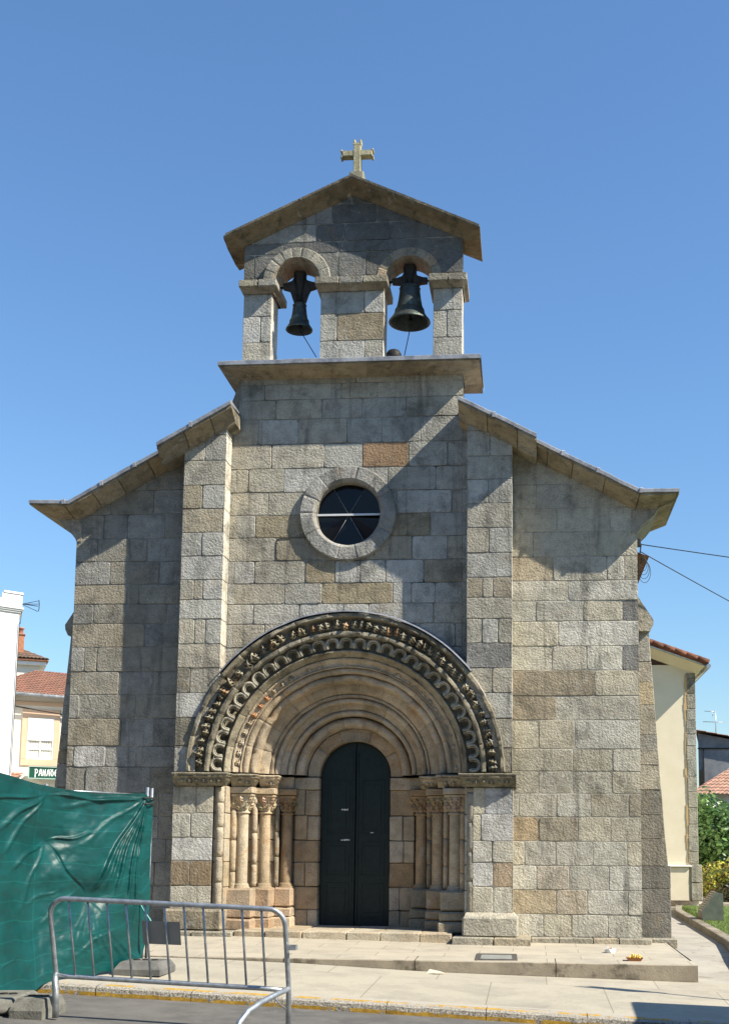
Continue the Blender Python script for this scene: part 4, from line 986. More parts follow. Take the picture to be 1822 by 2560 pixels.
def paving_mat(name, c1, c2, sx, sy, off=(0,0), stain=(.2,.18,.15), st=.5):
    m = base_mat(name, c1, .85); t = m.node_tree; b = t.nodes['Principled BSDF']; geo = t.nodes.new('ShaderNodeNewGeometry')
    mp = t.nodes.new('ShaderNodeMapping'); t.links.new(geo.outputs['Position'], mp.inputs[0]); mp.inputs['Location'].default_value = (off[0], off[1], 0)
    br = t.nodes.new('ShaderNodeTexBrick'); t.links.new(mp.outputs[0], br.inputs[0]); br.inputs['Scale'].default_value = 1
    br.inputs['Brick Width'].default_value = sx; br.inputs['Row Height'].default_value = sy; br.inputs['Mortar Size'].default_value = .006; br.inputs['Bias'].default_value = -.1
    br.inputs['Color1'].default_value = (*c1, 1); br.inputs['Color2'].default_value = (*c2, 1); br.inputs['Mortar'].default_value = (c1[0]*.45, c1[1]*.43, c1[2]*.4, 1)
    n = noise_node(t, 1.3, 7, .7, geo.outputs['Position'], .4); c = mixc(t, ramp(t, n.outputs[0], [(.45, g(0)), (.75, g(st))]).outputs[0], br.outputs[0], stain)
    n2 = noise_node(t, 70, 3, .7, geo.outputs['Position']); c = mixc(t, .6, c, ramp(t, n2.outputs[0], [(.3, g(.7)), (.7, g(1.25))]).outputs[0], 'MULTIPLY')
    n3 = noise_node(t, 6, 6, .75, geo.outputs['Position']); c = mixc(t, ramp(t, n3.outputs[0], [(.60, g(0)), (.72, g(.5))]).outputs[0], c, (.16,.14,.11))
    n4 = noise_node(t, 26, 3, .6, geo.outputs['Position']); c = mixc(t, ramp(t, n4.outputs[0], [(.70, g(0)), (.74, g(.6))]).outputs[0], c, (.10,.09,.075))
    t.links.new(c, b.inputs['Base Color']); bb = t.nodes.new('ShaderNodeBump'); bb.inputs['Strength'].default_value = .15; bb.inputs['Distance'].default_value = .01
    t.links.new(n2.outputs[0], bb.inputs['Height']); t.links.new(bb.outputs[0], b.inputs['Normal']); return m
M['terrace'] = paving_mat('terrace_granite', (.44,.39,.295), (.40,.355,.27), 1.05, .52, (.1,.33), st=.6)
M['sidewalk'] = paving_mat('sidewalk_granite', (.41,.37,.285), (.38,.345,.265), 1.55, 2.2, (.32,-.05), st=.65)
M['riser'] = noisy_mat('riser_granite', (.36,.31,.23), (.25,.215,.16), 3, .9, .4, 50, c3=(.13,.11,.08), s3=1.9)
M['asphalt'] = noisy_mat('asphalt', (.10,.097,.09), (.15,.142,.13), 2.2, .9, .5, 90, c3=(.16,.15,.135), s3=3.2)
M['path'] = noisy_mat('path_concrete', (.40,.37,.31), (.31,.285,.24), 1.4, .9, .15, 60, c3=(.24,.22,.18), s3=3)
M['soil'] = noisy_mat('far_ground', (.10,.11,.06), (.16,.14,.09), .6, .95)

def struct(mb, name, mat): return tag(mb.build(name, mat), kind='structure')
mb = MB(); grid(mb, [-400,-60,-15,-8,0,8,16,60,400], [-400,-60,-25,-14,-4.3,0,4,12,30,80,600], lambda x, y: -.75); struct(mb, 'ground', M['soil'])
mb = MB(); grid(mb, fr(-60,-10,6)+fr(-9,9,36)+fr(10,60,6), [-40,-14,-9,-7,-5.6,-4.6,-4.2,-4.14], lambda x, y: z_road(x) + .02*min(1, (-4.2-y)/2.5) + fbm((x*.7,y*.7,0),1)*.006); struct(mb, 'road', M['asphalt'])
mb = MB(); grid(mb, fr(-60,-10,4)+fr(-9,9,36)+fr(10,60,6), [-4.0,-3.4,-2.8,-2.3,-2.11], lambda x, y: lerp(z_rise(x), z_kerb(x), (-2.1-y)/1.95) + fbm((x*.6,y*.6,3),1)*.003); struct(mb, 'sidewalk', M['sidewalk'])
# terrace in front of the church, with its step
mb = MB(); grid(mb, fr(-9,5.72,48), [-1.72,-1.2,-.7,-.3,0,.4,1.2], z_terr); struct(mb, 'terrace', M['terrace'])
mb = MB(); xs = [-9,-6.9,-4.7,-2.55,-.35,1.62,3.7,5.755]
for a, b in zip(xs[:-1], xs[1:]):
    a2, b2 = a+.006, b-.006; n = 6; A, B, C_, D = [], [], [], []
    for i in range(n+1):
        x = lerp(a2, b2, i/n); w = rnd.uniform(-.003,.003); zt = z_terr(x, -2.1)+.002
        A.append(mb.vert((x, -2.1+w, z_rise(x)-.12))); B.append(mb.vert((x, -2.105+w, zt-.012))); C_.append(mb.vert((x, -2.092+w, zt))); D.append(mb.vert((x, -1.715, z_terr(x, -1.715)+.002)))
    for L1, L2 in ((A, B), (B, C_), (C_, D)):
        for i in range(n): mb.face((L1[i], L1[i+1], L2[i+1], L2[i]), mi=0 if L1 is not C_ else 1)
x = 5.75; pts = [(x,-2.1,z_rise(x)-.12), (x,1.2,-.3), (x,1.2,z_terr(x,1.2)), (x,-1.7,z_terr(x,-1.7)+.002), (x,-2.1,.0)]; mb.poly(pts)
tag(mb.build('step', [M['riser'], M['terrace']]), kind='structure')
# path beside the church and the strip of pavement that joins it
def z_path(x, y): return lerp(z_rise(x), -.03 - .004*max(0, y), max(0, min(1, (y+2.11)/2.6)))
mb = MB(); grid(mb, fr(5.70,8.2,12) + [9,12,16], [-2.11,-1.5,-1,-.5,0,.6,1.2,2.5,4,6,8,10,14], z_path); struct(mb, 'path', M['path'])
# kerb: weathered granite with flaking yellow paint
def kerb_mat():
    m = base_mat('kerb_stone', (.3,.28,.25), .9); t = m.node_tree; b = t.nodes['Principled BSDF']; geo = t.nodes.new('ShaderNodeNewGeometry'); pos = geo.outputs['Position']
    a = t.nodes.new('ShaderNodeAttribute'); a.attribute_name = 'Col'; sep = t.nodes.new('ShaderNodeSeparateColor'); t.links.new(a.outputs['Color'], sep.inputs[0])
    n = noise_node(t, 45, 4, .8, pos); st = ramp(t, n.outputs[0], [(.36, (.04,.037,.03,1)), (.5, (.25,.23,.19,1)), (.64, (.55,.51,.44,1))]).outputs[0]
    cl = mixc(t, .75, ramp(t, noise_node(t, 60, 3, .7, pos).outputs[0], [(.3, (.36,.33,.27,1)), (.7, (.48,.44,.37,1))]).outputs[0], (.43,.39,.32)); st = mixc(t, sep.outputs[1], st, cl)
    n2 = noise_node(t, 4.5, 6, .75, pos); mt = t.nodes.new('ShaderNodeMath'); mt.operation = 'ADD'; t.links.new(n2.outputs[0], mt.inputs[0]); t.links.new(sep.outputs[0], mt.inputs[1])
    f = ramp(t, mt.outputs[0], [(.98, g(0)), (1.03, g(1))]).outputs[0]
    yc = ramp(t, noise_node(t, 12, 4, .7, pos).outputs[0], [(.35, (.36,.20,.02,1)), (.65, (.60,.37,.05,1))]).outputs[0]
    t.links.new(mixc(t, f, st, yc), b.inputs['Base Color'])
    bb = t.nodes.new('ShaderNodeBump'); bb.inputs['Strength'].default_value = .8; bb.inputs['Distance'].default_value = .02; t.links.new(n.outputs[0], bb.inputs['Height']); t.links.new(bb.outputs[0], b.inputs['Normal']); return m
mb = MB(); xs = fr(-14,16,25)
for a, b in zip(xs[:-1], xs[1:]):
    n = 10; L = [[] for _ in range(6)]
    for i in range(n+1):
        x = lerp(a+.004, b-.004, i/n); zk = z_kerb(x); zr = z_road(x); w = fbm((x*3,1,1),1)*.012; w2 = fbm((x*5,4,1),1)*.01
        for q, (y, z) in enumerate(((-4.135+w*.5, zr-.04), (-4.14+w, zr+.045+w2*1.5), (-4.135+w, zk-.03+w2), (-4.105+w, zk-.004), (-4.03, zk+.001), (-3.93, lerp(z_rise(x), zk, 1.83/1.95)+.003))): L[q].append(mb.vert((x, y, z)))
    for q, col in enumerate(((.56,0,0), (.12,0,0), (.30,.3,0), (.50,.8,0), (.1,1,0))):
        for i in range(n): mb.face((L[q][i], L[q][i+1], L[q+1][i+1], L[q+1][i]), col=col)
tag(mb.build('kerb', kerb_mat()), kind='structure')

# ================================================================= crowd barrier
bar = thing('crowd_barrier', 'galvanised steel crowd barrier standing in the road in front of the church', 'barrier')
YB, YT = -5.30, -5.46
def by(z): return lerp(YB, YT, max(0, (z-.2))/.85)
def bp(x, z): return (x, by(z), z)
BXL, BXR = -1.745, .775
mb = MB()
pl = [bp(-1.735,.02-.2+.0), bp(-1.735,.3), bp(-1.745,.86)]
for i in range(7): a = R(180-15*i); pl.append(bp(-1.745+.17+.17*math.cos(a), .92+.17*math.sin(a)))
pr_ = [bp(.60,1.012)]
for i in range(1, 7): a = R(90-15*i); pr_.append(bp(.60+.18*math.cos(a), .835+.178*math.sin(a)))
pr_ += [bp(.785,.5), bp(.79,.2), bp(.795,-.3)]
mb.tube([bp(-1.738,.16)] + pl[1:] + pr_, .027, 14)
rail = [bp(-1.72,.27), bp(-1.6,.255), bp(.5,.17), bp(.77,.155)]
mb.tube(rail, [.03,.026,.026,.026], 12)
mb.build('frame', M['galv'], bar)
for k in range(11):
    x = -1.535 + .2068*k; zt = lerp(1.075, 1.0, (x+1.57)/2.2); zb = lerp(.26, .165, (x+1.72)/2.4)
    b = MB(); b.tube([bp(x, zt), bp(x+.012, zb)], .0125, 8); b.build('bar', M['galv'], bar)
lg = MB(); lg.tube([(-1.735, YB-.02, .30), (-1.725, YB-.045, .22), (-1.70, YB-.06, .1), (-1.69, YB-.06, z_road(-1.69)+.03)], [.022,.034,.034,.034], 12); lg.build('leg', M['galv'], bar)
lg = MB(); lg.tube([(.79, YB, .17), (.70, YB-.10, .135), (.60, YB-.28, .085), (.52, YB-.42, .02), (.47, YB-.50, -.07), (.44, YB-.54, z_road(.44)+.03)], .030, 12); lg.build('leg', M['galv'], bar)
lg = MB(); lg.box(.60, .78, YB-.17, YB-.162, -.05, .06, .0); lg = MB(); lg.tube([(.68, YB-.12, .11), (.72, YB-.06, .02), (.785, YB, -.05)], .008, 6); lg.build('brace', M['galv'], bar)
hk = MB(); y = by(.61); hk.box(.79, .885, y-.035, y-.028, .585, .635, .0); hk.box(.79, .885, y+.028, y+.035, .585, .635); hk.box(.885, .893, y-.035, y+.035, .585, .635); hk.build('hook', M['galv'], bar)
pt = MB(); yy = by(.74)+.018
for i in range(1): pt.poly((bp(-.765,.868), bp(-.765,.622), bp(-.355,.612), bp(-.355,.858)))
P = [(x, by(z)+.018, z) for x, z in ((-.765,.868), (-.765,.622), (-.355,.612), (-.355,.858))]; Q = [(x, y+.006, z) for x, y, z in P]
pt = MB(); f = [pt.vert(p) for p in P]; b_ = [pt.vert(p) for p in Q]; pt.face(f); pt.face(b_[::-1])
for i in range(4): pt.face((f[i], b_[i], b_[(i+1)%4], f[(i+1)%4]))
M['plate'] = noisy_mat('grey_plate', (.30,.30,.285), (.36,.355,.33), 5, .6, 0, 10, .1); pt.build('plate', M['plate'], bar)

# ================================================================= site fence with green tarpaulin
FP = [Vector((-2.02,-3.16,0)), Vector((-2.86,-4.08,0)), Vector((-3.02,-4.7,0)), Vector((-3.7,-6.6,0))]
FL = [0]; 
for a, b in zip(FP[:-1], FP[1:]): FL.append(FL[-1] + (b-a).length)
def fpos(s):
    for i in range(3):
        if s <= FL[i+1] or i == 2:
            t = (s-FL[i])/(FL[i+1]-FL[i]); p = FP[i].lerp(FP[i+1], t); return p
def fdir(s):
    d = fpos(min(s+.3, FL[-1]-.001)) - fpos(max(s-.3, 0)); d.normalize(); return d
fence = thing('site_fence', 'temporary galvanised mesh fence hidden behind the green tarpaulin', 'fence')
for s, zt, zb in ((.0, 2.47, -.02), (FL[1], 2.43, -.1), (FL[2]+.1, 2.5, -.12), (FL[3], 2.6, -.12)):
    p = fpos(s); mb = MB(); mb.tube([(p.x, p.y+.10, zb), (p.x, p.y+.10, zt)], .024, 10); mb.build('post', M['galv'], fence)
p = fpos(0); mb = MB(); mb.tube([(p.x+.065, p.y+.10, -.02), (p.x+.065, p.y+.10, 2.46)], .02, 10); mb.build('post', M['galv'], fence)
mb = MB(); 
for s0, s1 in zip(FL[:-1], FL[1:]):
    for z in (.25, 2.36): a, b = fpos(s0+.001), fpos(s1-.001); mb.tube([(a.x,a.y+.03,z), (b.x,b.y+.03,z)], .012, 6)
    k = int((s1-s0)/.16)
    for i in range(k): a = fpos(s0+(s1-s0)*(i+.5)/k); mb.tube([(a.x,a.y+.03,.25), (a.x,a.y+.03,2.36)], .003, 4, caps=False)
mb.build('mesh_panel', M['galv'], fence)
def tarp_mat():
    m = base_mat('green_tarpaulin', (.006,.075,.065), .42, 0, .38); t = m.node_tree; b = t.nodes['Principled BSDF']
    b.inputs['Transmission Weight'].default_value = 0.0
    a = t.nodes.new('ShaderNodeAttribute'); a.attribute_name = 'Col'; geo = t.nodes.new('ShaderNodeNewGeometry')
    n = noise_node(t, 3, 5, .6, geo.outputs['Position']); c = mixc(t, .7, a.outputs['Color'], ramp(t, n.outputs[0], [(.35, g(.7)), (.65, g(1.25))]).outputs[0], 'MULTIPLY')
    t.links.new(c, b.inputs['Base Color'])
    tr = t.nodes.new('ShaderNodeBsdfTranslucent'); t.links.new(c, tr.inputs[0]); mx = t.nodes.new('ShaderNodeMixShader'); mx.inputs[0].default_value = .25
    nb = noise_node(t, 55, 3, .6, geo.outputs['Position']); bb = t.nodes.new('ShaderNodeBump'); bb.inputs['Strength'].default_value = .12; bb.inputs['Distance'].default_value = .01
    t.links.new(nb.outputs[0], bb.inputs['Height']); t.links.new(bb.outputs[0], b.inputs['Normal'])
    t.links.new(b.outputs[0], mx.inputs[1]); t.links.new(tr.outputs[0], mx.inputs[2]); t.links.new(mx.outputs[0], t.nodes['Material Output'].inputs[0]); return m
M['tarp'] = tarp_mat()
mb = MB(); NSX, NZ = 300, 240; S1 = FL[-1]
def ridge(s, z, a, b, w, h, fade=True):
    """a tension fold running from a to b, sharp across and fading at its ends"""
    ax, az = a; bx, bz = b; dx, dz = bx-ax, bz-az; L = math.hypot(dx, dz); t = ((s-ax)*dx+(z-az)*dz)/(L*L)
    if t < -.05 or t > 1.05: return 0
    d = ((s-ax)*-dz+(z-az)*dx)/L + .02*math.sin(9*t); e = min(1, 4*max(0, t), 4*max(0, 1-t)) if fade else 1
    ww = w*(.35+.9*t if t < .6 else .9)
    k_ = max(0, 1-abs(d)/ww); return .8*h*e*k_*k_*(3-2*k_)
PA, PB_, PC = (-.02, 2.33), (.68, .97), (1.18, 1.70)
folds = []
r2 = random.Random(5)
for i, (s_, z_, w_, h_) in enumerate(((.64,1.02,.050,.065), (.50,1.02,.045,.045), (.40,.92,.045,.05), (.24,.70,.036,.04), (.12,.5,.03,.03), (.85,1.62,.06,.02), (1.1,2.14,.06,.025))): folds.append((PA, (s_, z_), w_, h_))
folds += [(PB_, (PB_[0]-.1-.14*i, .05), .06, .014) for i in range(5)] + [(PB_, (PB_[0]+.13*i, .1), .05, .010) for i in range(3)]
folds += [(PC, (PC[0]+.5, PC[1]-.35), .05, .035), (PC, (PC[0]-.6, PC[1]+.12), .04, .025), (PC, PB_, .03, -.02), (PC, (PC[0]+.35, PC[1]-.9), .05, .03)]
folds += [((1.22, 2.30), (1.9, 1.80), .06, .05), ((1.22, 2.30), (1.8, 1.5), .05, .04), ((1.22, 2.28), (.05, 2.27), .045, .04), ((1.22, 2.30), (2.4, 2.1), .05, .04)]
for i in range(7): x = r2.uniform(.2, 3.0); z = r2.uniform(.1, 1.2); folds.append(((x, z), (x+r2.uniform(.2,.6), z-r2.uniform(.15,.5)), r2.uniform(.025,.05), r2.uniform(.012,.03)))
Vt = []
for j in range(NZ+1):
    row = []; v = j/NZ
    for i in range(NSX+1):
        s = -.12 + (S1+.12)*(i/NSX)**1.5
        zt = interp(s, [(-.1,2.30), (.0,2.38), (.6,2.37), (1.18,2.40), (1.3,2.41), (1.9,2.52), (S1,2.75)]) - .03*math.sin(max(0,min(1,s/1.24))*math.pi)
        zb = interp(s, [(-.1,.35), (.0,.02), (.15,.10), (.35,.0), (.6,-.03), (.95,.0), (1.3,-.10), (2.0,-.12), (S1,-.15)]) + .02*math.sin(s*17)
        z = lerp(zb, zt, v); p = sum((fpos(max(0, min(S1, max(s, 0)+e*min(.22, max(s, 0))))) for e in (-1,-.66,-.33,0,.33,.66,1)), Vector((0,0,0)))/7; d = fdir(max(s, .001)); nrm = Vector((-d.y, d.x, 0))
        if nrm.y > 0: nrm = -nrm
        if s < 0: p = p - d*0 + Vector((.0,.0,0)) - d*s*0 + (-d)*(-s)
        belly = .10*math.sin(min(1, max(0, s/1.24))*math.pi)*math.sin(v*math.pi)*(1.25-v) + .16*max(0, 1-v*3)**1.6*min(1, max(0, (s-.2)))
        h = .04 + belly + fbm((s*1.6, z*1.6, 2), 1)*.035 + fbm((s*3+z*2, z*3-s*2, 8), 1)*.010
        for f_ in folds: h += ridge(s, z, *f_)
        # pinched points tied back to the mesh
        for px, pz, k in ((PB_[0], PB_[1], .11), (PC[0], PC[1], .07)): h -= k*math.exp(-((s-px)**2+(z-pz)**2)/.035)
        if s < .02: h -= .03*(.02-s)/.19
        row.append(mb.vert((p.x + nrm.x*h, p.y + nrm.y*h, z)))
    Vt.append(row)
for j in range(NZ):
    zr = (j % 22 == 12); k = .0
    for i in range(NSX):
        c = (.003,.068,.064)
        if zr: c = (.006,.105,.097)
        if i in (150, 232): c = (.005,.09,.083)
        if j > NZ-9: c = (.005,.058,.053)
        mb.face((Vt[j][i], Vt[j][i+1], Vt[j+1][i+1], Vt[j+1][i]), col=c, smooth=True)
tarp = mb.build('tarpaulin', M['tarp']); tag(tarp, 'creased dark green tarpaulin stretched over the site fence', 'tarpaulin')
# plastic straps at the corner
for k, (z, w) in enumerate(((2.30,.012), (2.22,.012))):
    mb = MB(); mb.tube([(-2.06,-3.2,z), (-1.98,-3.22,z+.01), (-1.90,-3.16,z+.015), (-1.92,-3.05,z)], w, 6); mb.build('cable_tie', M['wire'], tarp)
M['strap'] = base_mat('green_strap', (.02,.2,.17), .4)
mb = MB(); mb.tube([(-2.02,-3.2,.98), (-1.99,-3.2,.86), (-1.93,-3.22,.78), (-1.84,-3.22,.66), (-1.74,-3.22,.48), (-1.72,-3.22,.45)], [.018,.012,.013,.016,.022,.012], 6); mb.build('strap', M['strap'], tarp)
# fence feet
M['foot'] = noisy_mat('grey_rubber_foot', (.10,.10,.095), (.17,.165,.15), 5, .85, .3, 40)
M['foot2'] = noisy_mat('weathered_concrete', (.12,.117,.10), (.20,.195,.165), 4, .95, .5, 35, c3=(.09,.09,.07), s3=6)
def fence_foot(x0, x1, y0, y1, zb, h, mat, label, rot=0):
    t = thing('fence_foot', label, 'fence foot', 'blocks that weigh the fence down'); mb = MB(); cx, cy = (x0+x1)/2, (y0+y1)/2; w, d = (x1-x0)/2, (y1-y0)/2
    lv = [(1.0,1.0,0), (1.0,1.0,h*.45), (.86,.78,h*.92), (.80,.70,h)]; rr = []
    c_, s_ = math.cos(R(rot)), math.sin(R(rot))
    for a, b, z in lv: rr.append([mb.vert((cx + (sx*w*a)*c_ - (sy*d*b)*s_ + rnd.uniform(-.006,.006), cy + (sx*w*a)*s_ + (sy*d*b)*c_, zb+z)) for sx, sy in ((-1,-1),(-.45,-1.0),(.45,-1.0),(1,-1),(1,1),(-1,1))])
    for A, B in zip(rr[:-1], rr[1:]):
        for i in range(6): mb.face((A[i], A[(i+1)%6], B[(i+1)%6], B[i]))
    mb.face(rr[-1]); mb.face(rr[0][::-1]); mb.build('block', mat, t)
    g_ = MB()
    for k in (-.4, 0, .4):
        X0 = cx + k*w*c_; Y0 = cy + k*w*s_ ; g_.lathe(X0, Y0, [(.0, zb+h+.003), (.035, zb+h+.003), (.045, zb+h+.012), (.05, zb+h-.004)], 12)
    g_.build('socket', M['iron'], t)
    return t
fence_foot(-2.14, -1.52, -3.52, -3.08, -.045, .17, M['foot'], 'grey trapezoidal fence foot on the pavement under the tarpaulin corner')
fence_foot(-2.16, -1.80, -5.42, -5.02, z_road(-2), .21, M['foot2'], 'weathered concrete fence foot on the road beside the left leg of the barrier')
fence_foot(-2.75, -2.26, -5.36, -4.72, z_road(-2.4), .17, M['foot2'], 'mossy concrete fence foot on the road, cut by the left edge of the photo', 8)
mb = MB(); mb.tube([(-2.9,-5.34,z_road(-2.4)+.06), (-2.17,-5.36,z_road(-2.4)+.06)], .035, 10); tag(mb.build('concrete_bar', M['foot2']), 'pale round bar lying on the road between two fence feet', 'bar')

# ================================================================= small things on the pavement
hatch = thing('floor_hatch', 'dark metal framed hatch let into the terrace paving', 'hatch')
H = [(2.50,-2.02), (3.14,-1.98), (3.12,-1.42), (2.49,-1.44)]
zh = lambda x, y: z_terr(x, y)
def ringpoly(mb, s0, s1, dz0, dz1):
    cx, cy = sum(p[0] for p in H)/4, sum(p[1] for p in H)/4; q = lambda p, s_: (cx+(p[0]-cx)*s_[0], cy+(p[1]-cy)*s_[1])
    A = [q(p, s0) for p in H]; B = [q(p, s1) for p in H]
    a = [mb.vert((x, y, zh(x,y)+dz0)) for x, y in A]; b = [mb.vert((x, y, zh(x,y)+dz1)) for x, y in B]
    for i in range(4): mb.face((a[i], a[(i+1)%4], b[(i+1)%4], b[i]))
    return b
mb = MB(); ringpoly(mb, (1,1), (.99,.99), -.01, .012); ringpoly(mb, (.99,.99), (.76,.68), .012, .012); ringpoly(mb, (.76,.68), (.75,.67), .012, .002)
mb.build('frame', noisy_mat('hatch_frame', (.06,.055,.05), (.10,.09,.08), 8, .6), hatch)
mb = MB(); b = ringpoly(mb, (.755,.675), (.74,.66), .004, .008); mb.face(b); mb.build('cover', noisy_mat('hatch_cover', (.22,.23,.21), (.30,.31,.28), 6, .4), hatch)
M['paper'] = noisy_mat('crumpled_paper', (.70,.68,.62), (.80,.78,.74), 20, .9)
def crumple(name, x, y, z, r, sq, mat, label, cat, seed):
    q = random.Random(seed); bm = bmesh.new(); bmesh.ops.create_icosphere(bm, subdivisions=2, radius=r)
    for v in bm.verts: v.co *= q.uniform(.65, 1.2); v.co.z = max(-r*sq*.7, v.co.z*sq)
    me = bpy.data.meshes.new(name); bm.to_mesh(me); bm.free(); me.materials.append(mat); o = bpy.data.objects.new(name, me); COL.objects.link(o)
    me.transform(Matrix.Translation((x, y, z + r*sq*.62))); return tag(o, label, cat)
nz = z_terr(4.59,-1.82)
cr = crumple('crumpled_napkin', 4.60, -1.80, nz, .085, .8, M['paper'], 'crumpled white napkin on the terrace, to the left of the food tray', 'napkin', 3)
c2_ = crumple('food_scrap', 4.60, -1.82, nz+.07, .035, .6, base_mat('food_scrap', (.35,.2,.06), .8), None, None, 4); c2_.parent = cr
tray = thing('food_tray', 'brown paper tray of yellow chips left on the terrace', 'food tray')
mb = MB(); a = [(-.09,-.05,0), (.09,-.05,0), (.09,.05,0), (-.09,.05,0)]; b = [(-.125,-.06,.05), (.125,-.06,.05), (.125,.06,.05), (-.125,.06,.05)]
tx, ty = 4.88, -1.80; A = [mb.vert((tx+x, ty+y, nz+z+.003)) for x, y, z in a]; B = [mb.vert((tx+x, ty+y, nz+z)) for x, y, z in b]; mb.face(A)
for i in range(4): mb.face((A[i], A[(i+1)%4], B[(i+1)%4], B[i]))
mb.build('tray', base_mat('brown_card', (.34,.14,.05), .8), tray)
mb = MB()
for i in range(16): x, y = rnd.uniform(-.085,.085), rnd.uniform(-.03,.03); a = rnd.uniform(0,6.3); e = rnd.uniform(-.01,.06); mb.tube([(tx+x, ty+y, nz+.03), (tx+x+.03*math.cos(a), ty+y+.02*math.sin(a), nz+.05+e)], .010, 5)
mb.build('chips', base_mat('chips', (.75,.52,.08), .7), tray)
mb = MB(); px, py = 1.93, -2.22; pz = lerp(z_rise(px), z_kerb(px), .05)+.004
mb.poly(((px-.12,py-.03,pz), (px+.02,py-.07,pz+.01), (px+.04,py+.05,pz+.03), (px-.08,py+.06,pz+.05))); mb.poly(((px+.02,py-.07,pz+.01), (px+.15,py-.01,pz), (px+.12,py+.07,pz+.005), (px+.04,py+.05,pz+.03)))
tag(mb.build('paper_scrap', base_mat('kraft_paper', (.62,.52,.36), .9)), 'folded scrap of buff paper lying below the terrace step', 'paper')

# ================================================================= side chapel, lawn, stone
annex = thing('side_chapel', 'cream rendered side chapel with grey quoins and a red tiled roof beside the church', 'building')
YA = 9.0
mb = MB(); mb.box(5.0, 8.30, YA, 20, -.1, 7.25, 0); mb.box(4.9, 8.02, YA-.04, YA+.2, .2, 1.16, 0); mb.build('wall', M['render_cream'], annex)
mb = MB(); z = 1.27
while z < 6.95:
    h = rnd.uniform(.34,.5); w = rnd.uniform(.23,.27); z1 = min(z+h, 7.0); mb.box(8.29-w, 8.315, YA-.02, YA+rnd.uniform(.3,.5), z+.005, z1-.005, .012, .004, col=pick()); z = z1
for z0, z1 in ((.2,.72), (.73,1.25)): mb.box(8.08, 8.40, YA-.06, YA+.5, z0, z1-.006, .014, .004, col=pick())
mb.build('quoins', M['granite'], annex)
mb = MB(); prev = None; zz = fr(1.28, 6.95, 26)
for za, zb_ in zip(zz[:-1], zz[1:]): e = 8.055 + rnd.uniform(-.025,.02) - (.03 if int(za*2) % 2 else 0); mb.box(e-.045, 8.06, YA-.012, YA+.0, za, zb_, 0)
mb.box(4.9, 8.1, YA-.05, YA+.02, 1.17, 1.18, 0); mb.build('band', M['render_ochre'], annex)
mb = MB(); mb.box(4.9, 8.10, YA-.08, YA, 1.18, 1.225, .008); mb.build('sill_course', M['render_white'], annex)
mb = MB(); mb.box(5, 8.10, YA-.05, YA+.3, .03, .2, .01, col=(.24,.19,.13)); mb.box(5.0, 8.45, YA-.35, YA+.3, -.2, .03, .02, .01, col=(.3,.27,.21)); mb.build('base_course', M['granite'], annex)
mb = MB(); ev = [(8.75,7.22), (5.0,8.62)]
for (x0,z0),(x1,z1) in (((8.60,7.17),(5.0,8.48)),): 
    v = [mb.vert(p) for p in ((x0,YA-.28,z0),(x1,YA-.28,z1),(x1,20,z1),(x0,20,z0),(8.29,YA,6.98),(5.0,YA,8.2),(5.0,20,8.2),(8.29,20,6.98))]
    mb.face((v[0],v[1],v[5],v[4])); mb.face((v[0],v[4],v[7],v[3])); mb.face((v[0],v[3],v[2],v[1]))
mb.build('eaves', M['render_cream'], annex)
mb = MB(); tile_roof(mb, (8.66,20,7.24), (8.66,YA-.34,7.24), (5.0,YA-.34,8.58), (5.0,20,8.58), 30, 10, c=(.42,.17,.10))
for i in range(11):
    t0, t1 = i/11, (i+1.12)/11; kk = rnd.uniform(.75,1.2); mb.tube([(lerp(8.66,5,t0), YA-.33, lerp(7.25,8.59,t0)), (lerp(8.66,5,t1), YA-.33, lerp(7.27,8.61,t1))], [.085,.07], 8, col=(.42*kk,.18*kk,.11*kk)); mb.build('roof', M['tiles'], annex)
mb = MB(); mb.tube([(8.64,YA-.36,7.13), (8.64,20,7.13)], .07, 8); mb.tube([(8.6,YA-.30,7.15), (5.0,YA-.30,8.46)], .04, 6); mb.build('gutter', M['galv'], annex)

edge = [(6.58,-3.0), (6.72,-.23), (6.86,1.6), (7.13,6.7), (7.6,8.9)]
mb = MB(); n = 26; L = [[] for _ in range(4)]
for i in range(n+1):
    y = lerp(-3.0, 8.3, i/n); x = interp(y, [(b, a) for a, b in edge]); w = rnd.uniform(-.006,.006); zp = z_path(x, y)
    zt = max(.10, zp+.12)
    for q, p in enumerate(((x+w, y, zp-.06), (x+.012+w, y, zt-.01), (x+.03+w, y, zt), (x+.20, y, zt))): L[q].append(mb.vert(p))
for q in range(3):
    for i in range(n): mb.face((L[q][i], L[q][i+1], L[q+1][i+1], L[q+1][i])[::-1], col=pick([(.33,.29,.22), (.29,.25,.19)]))
tag(mb.build('lawn_edging', M['granite']), 'low stone edging between the path and the lawn', 'edging')
M['lawn'] = noisy_mat('lawn', (.07,.12,.025), (.14,.19,.05), 3, .95, .4, 40)
mb = MB(); grid(mb, [7.02+.0, 7.5, 8.5, 10, 12, 16, 30], [-3,-1,0,1,2,3,4,5,6,7,8,8.6], lambda x, y: .075 + fbm((x,y,0),1)*.012)
for v in range(len(mb.v)):
    x, y, z = mb.v[v]
    if x < 7.1: mb.v[v] = (interp(y, [(b, a) for a, b in edge])+.15, y, z)
struct(mb, 'lawn', M['lawn'])
mb = MB()
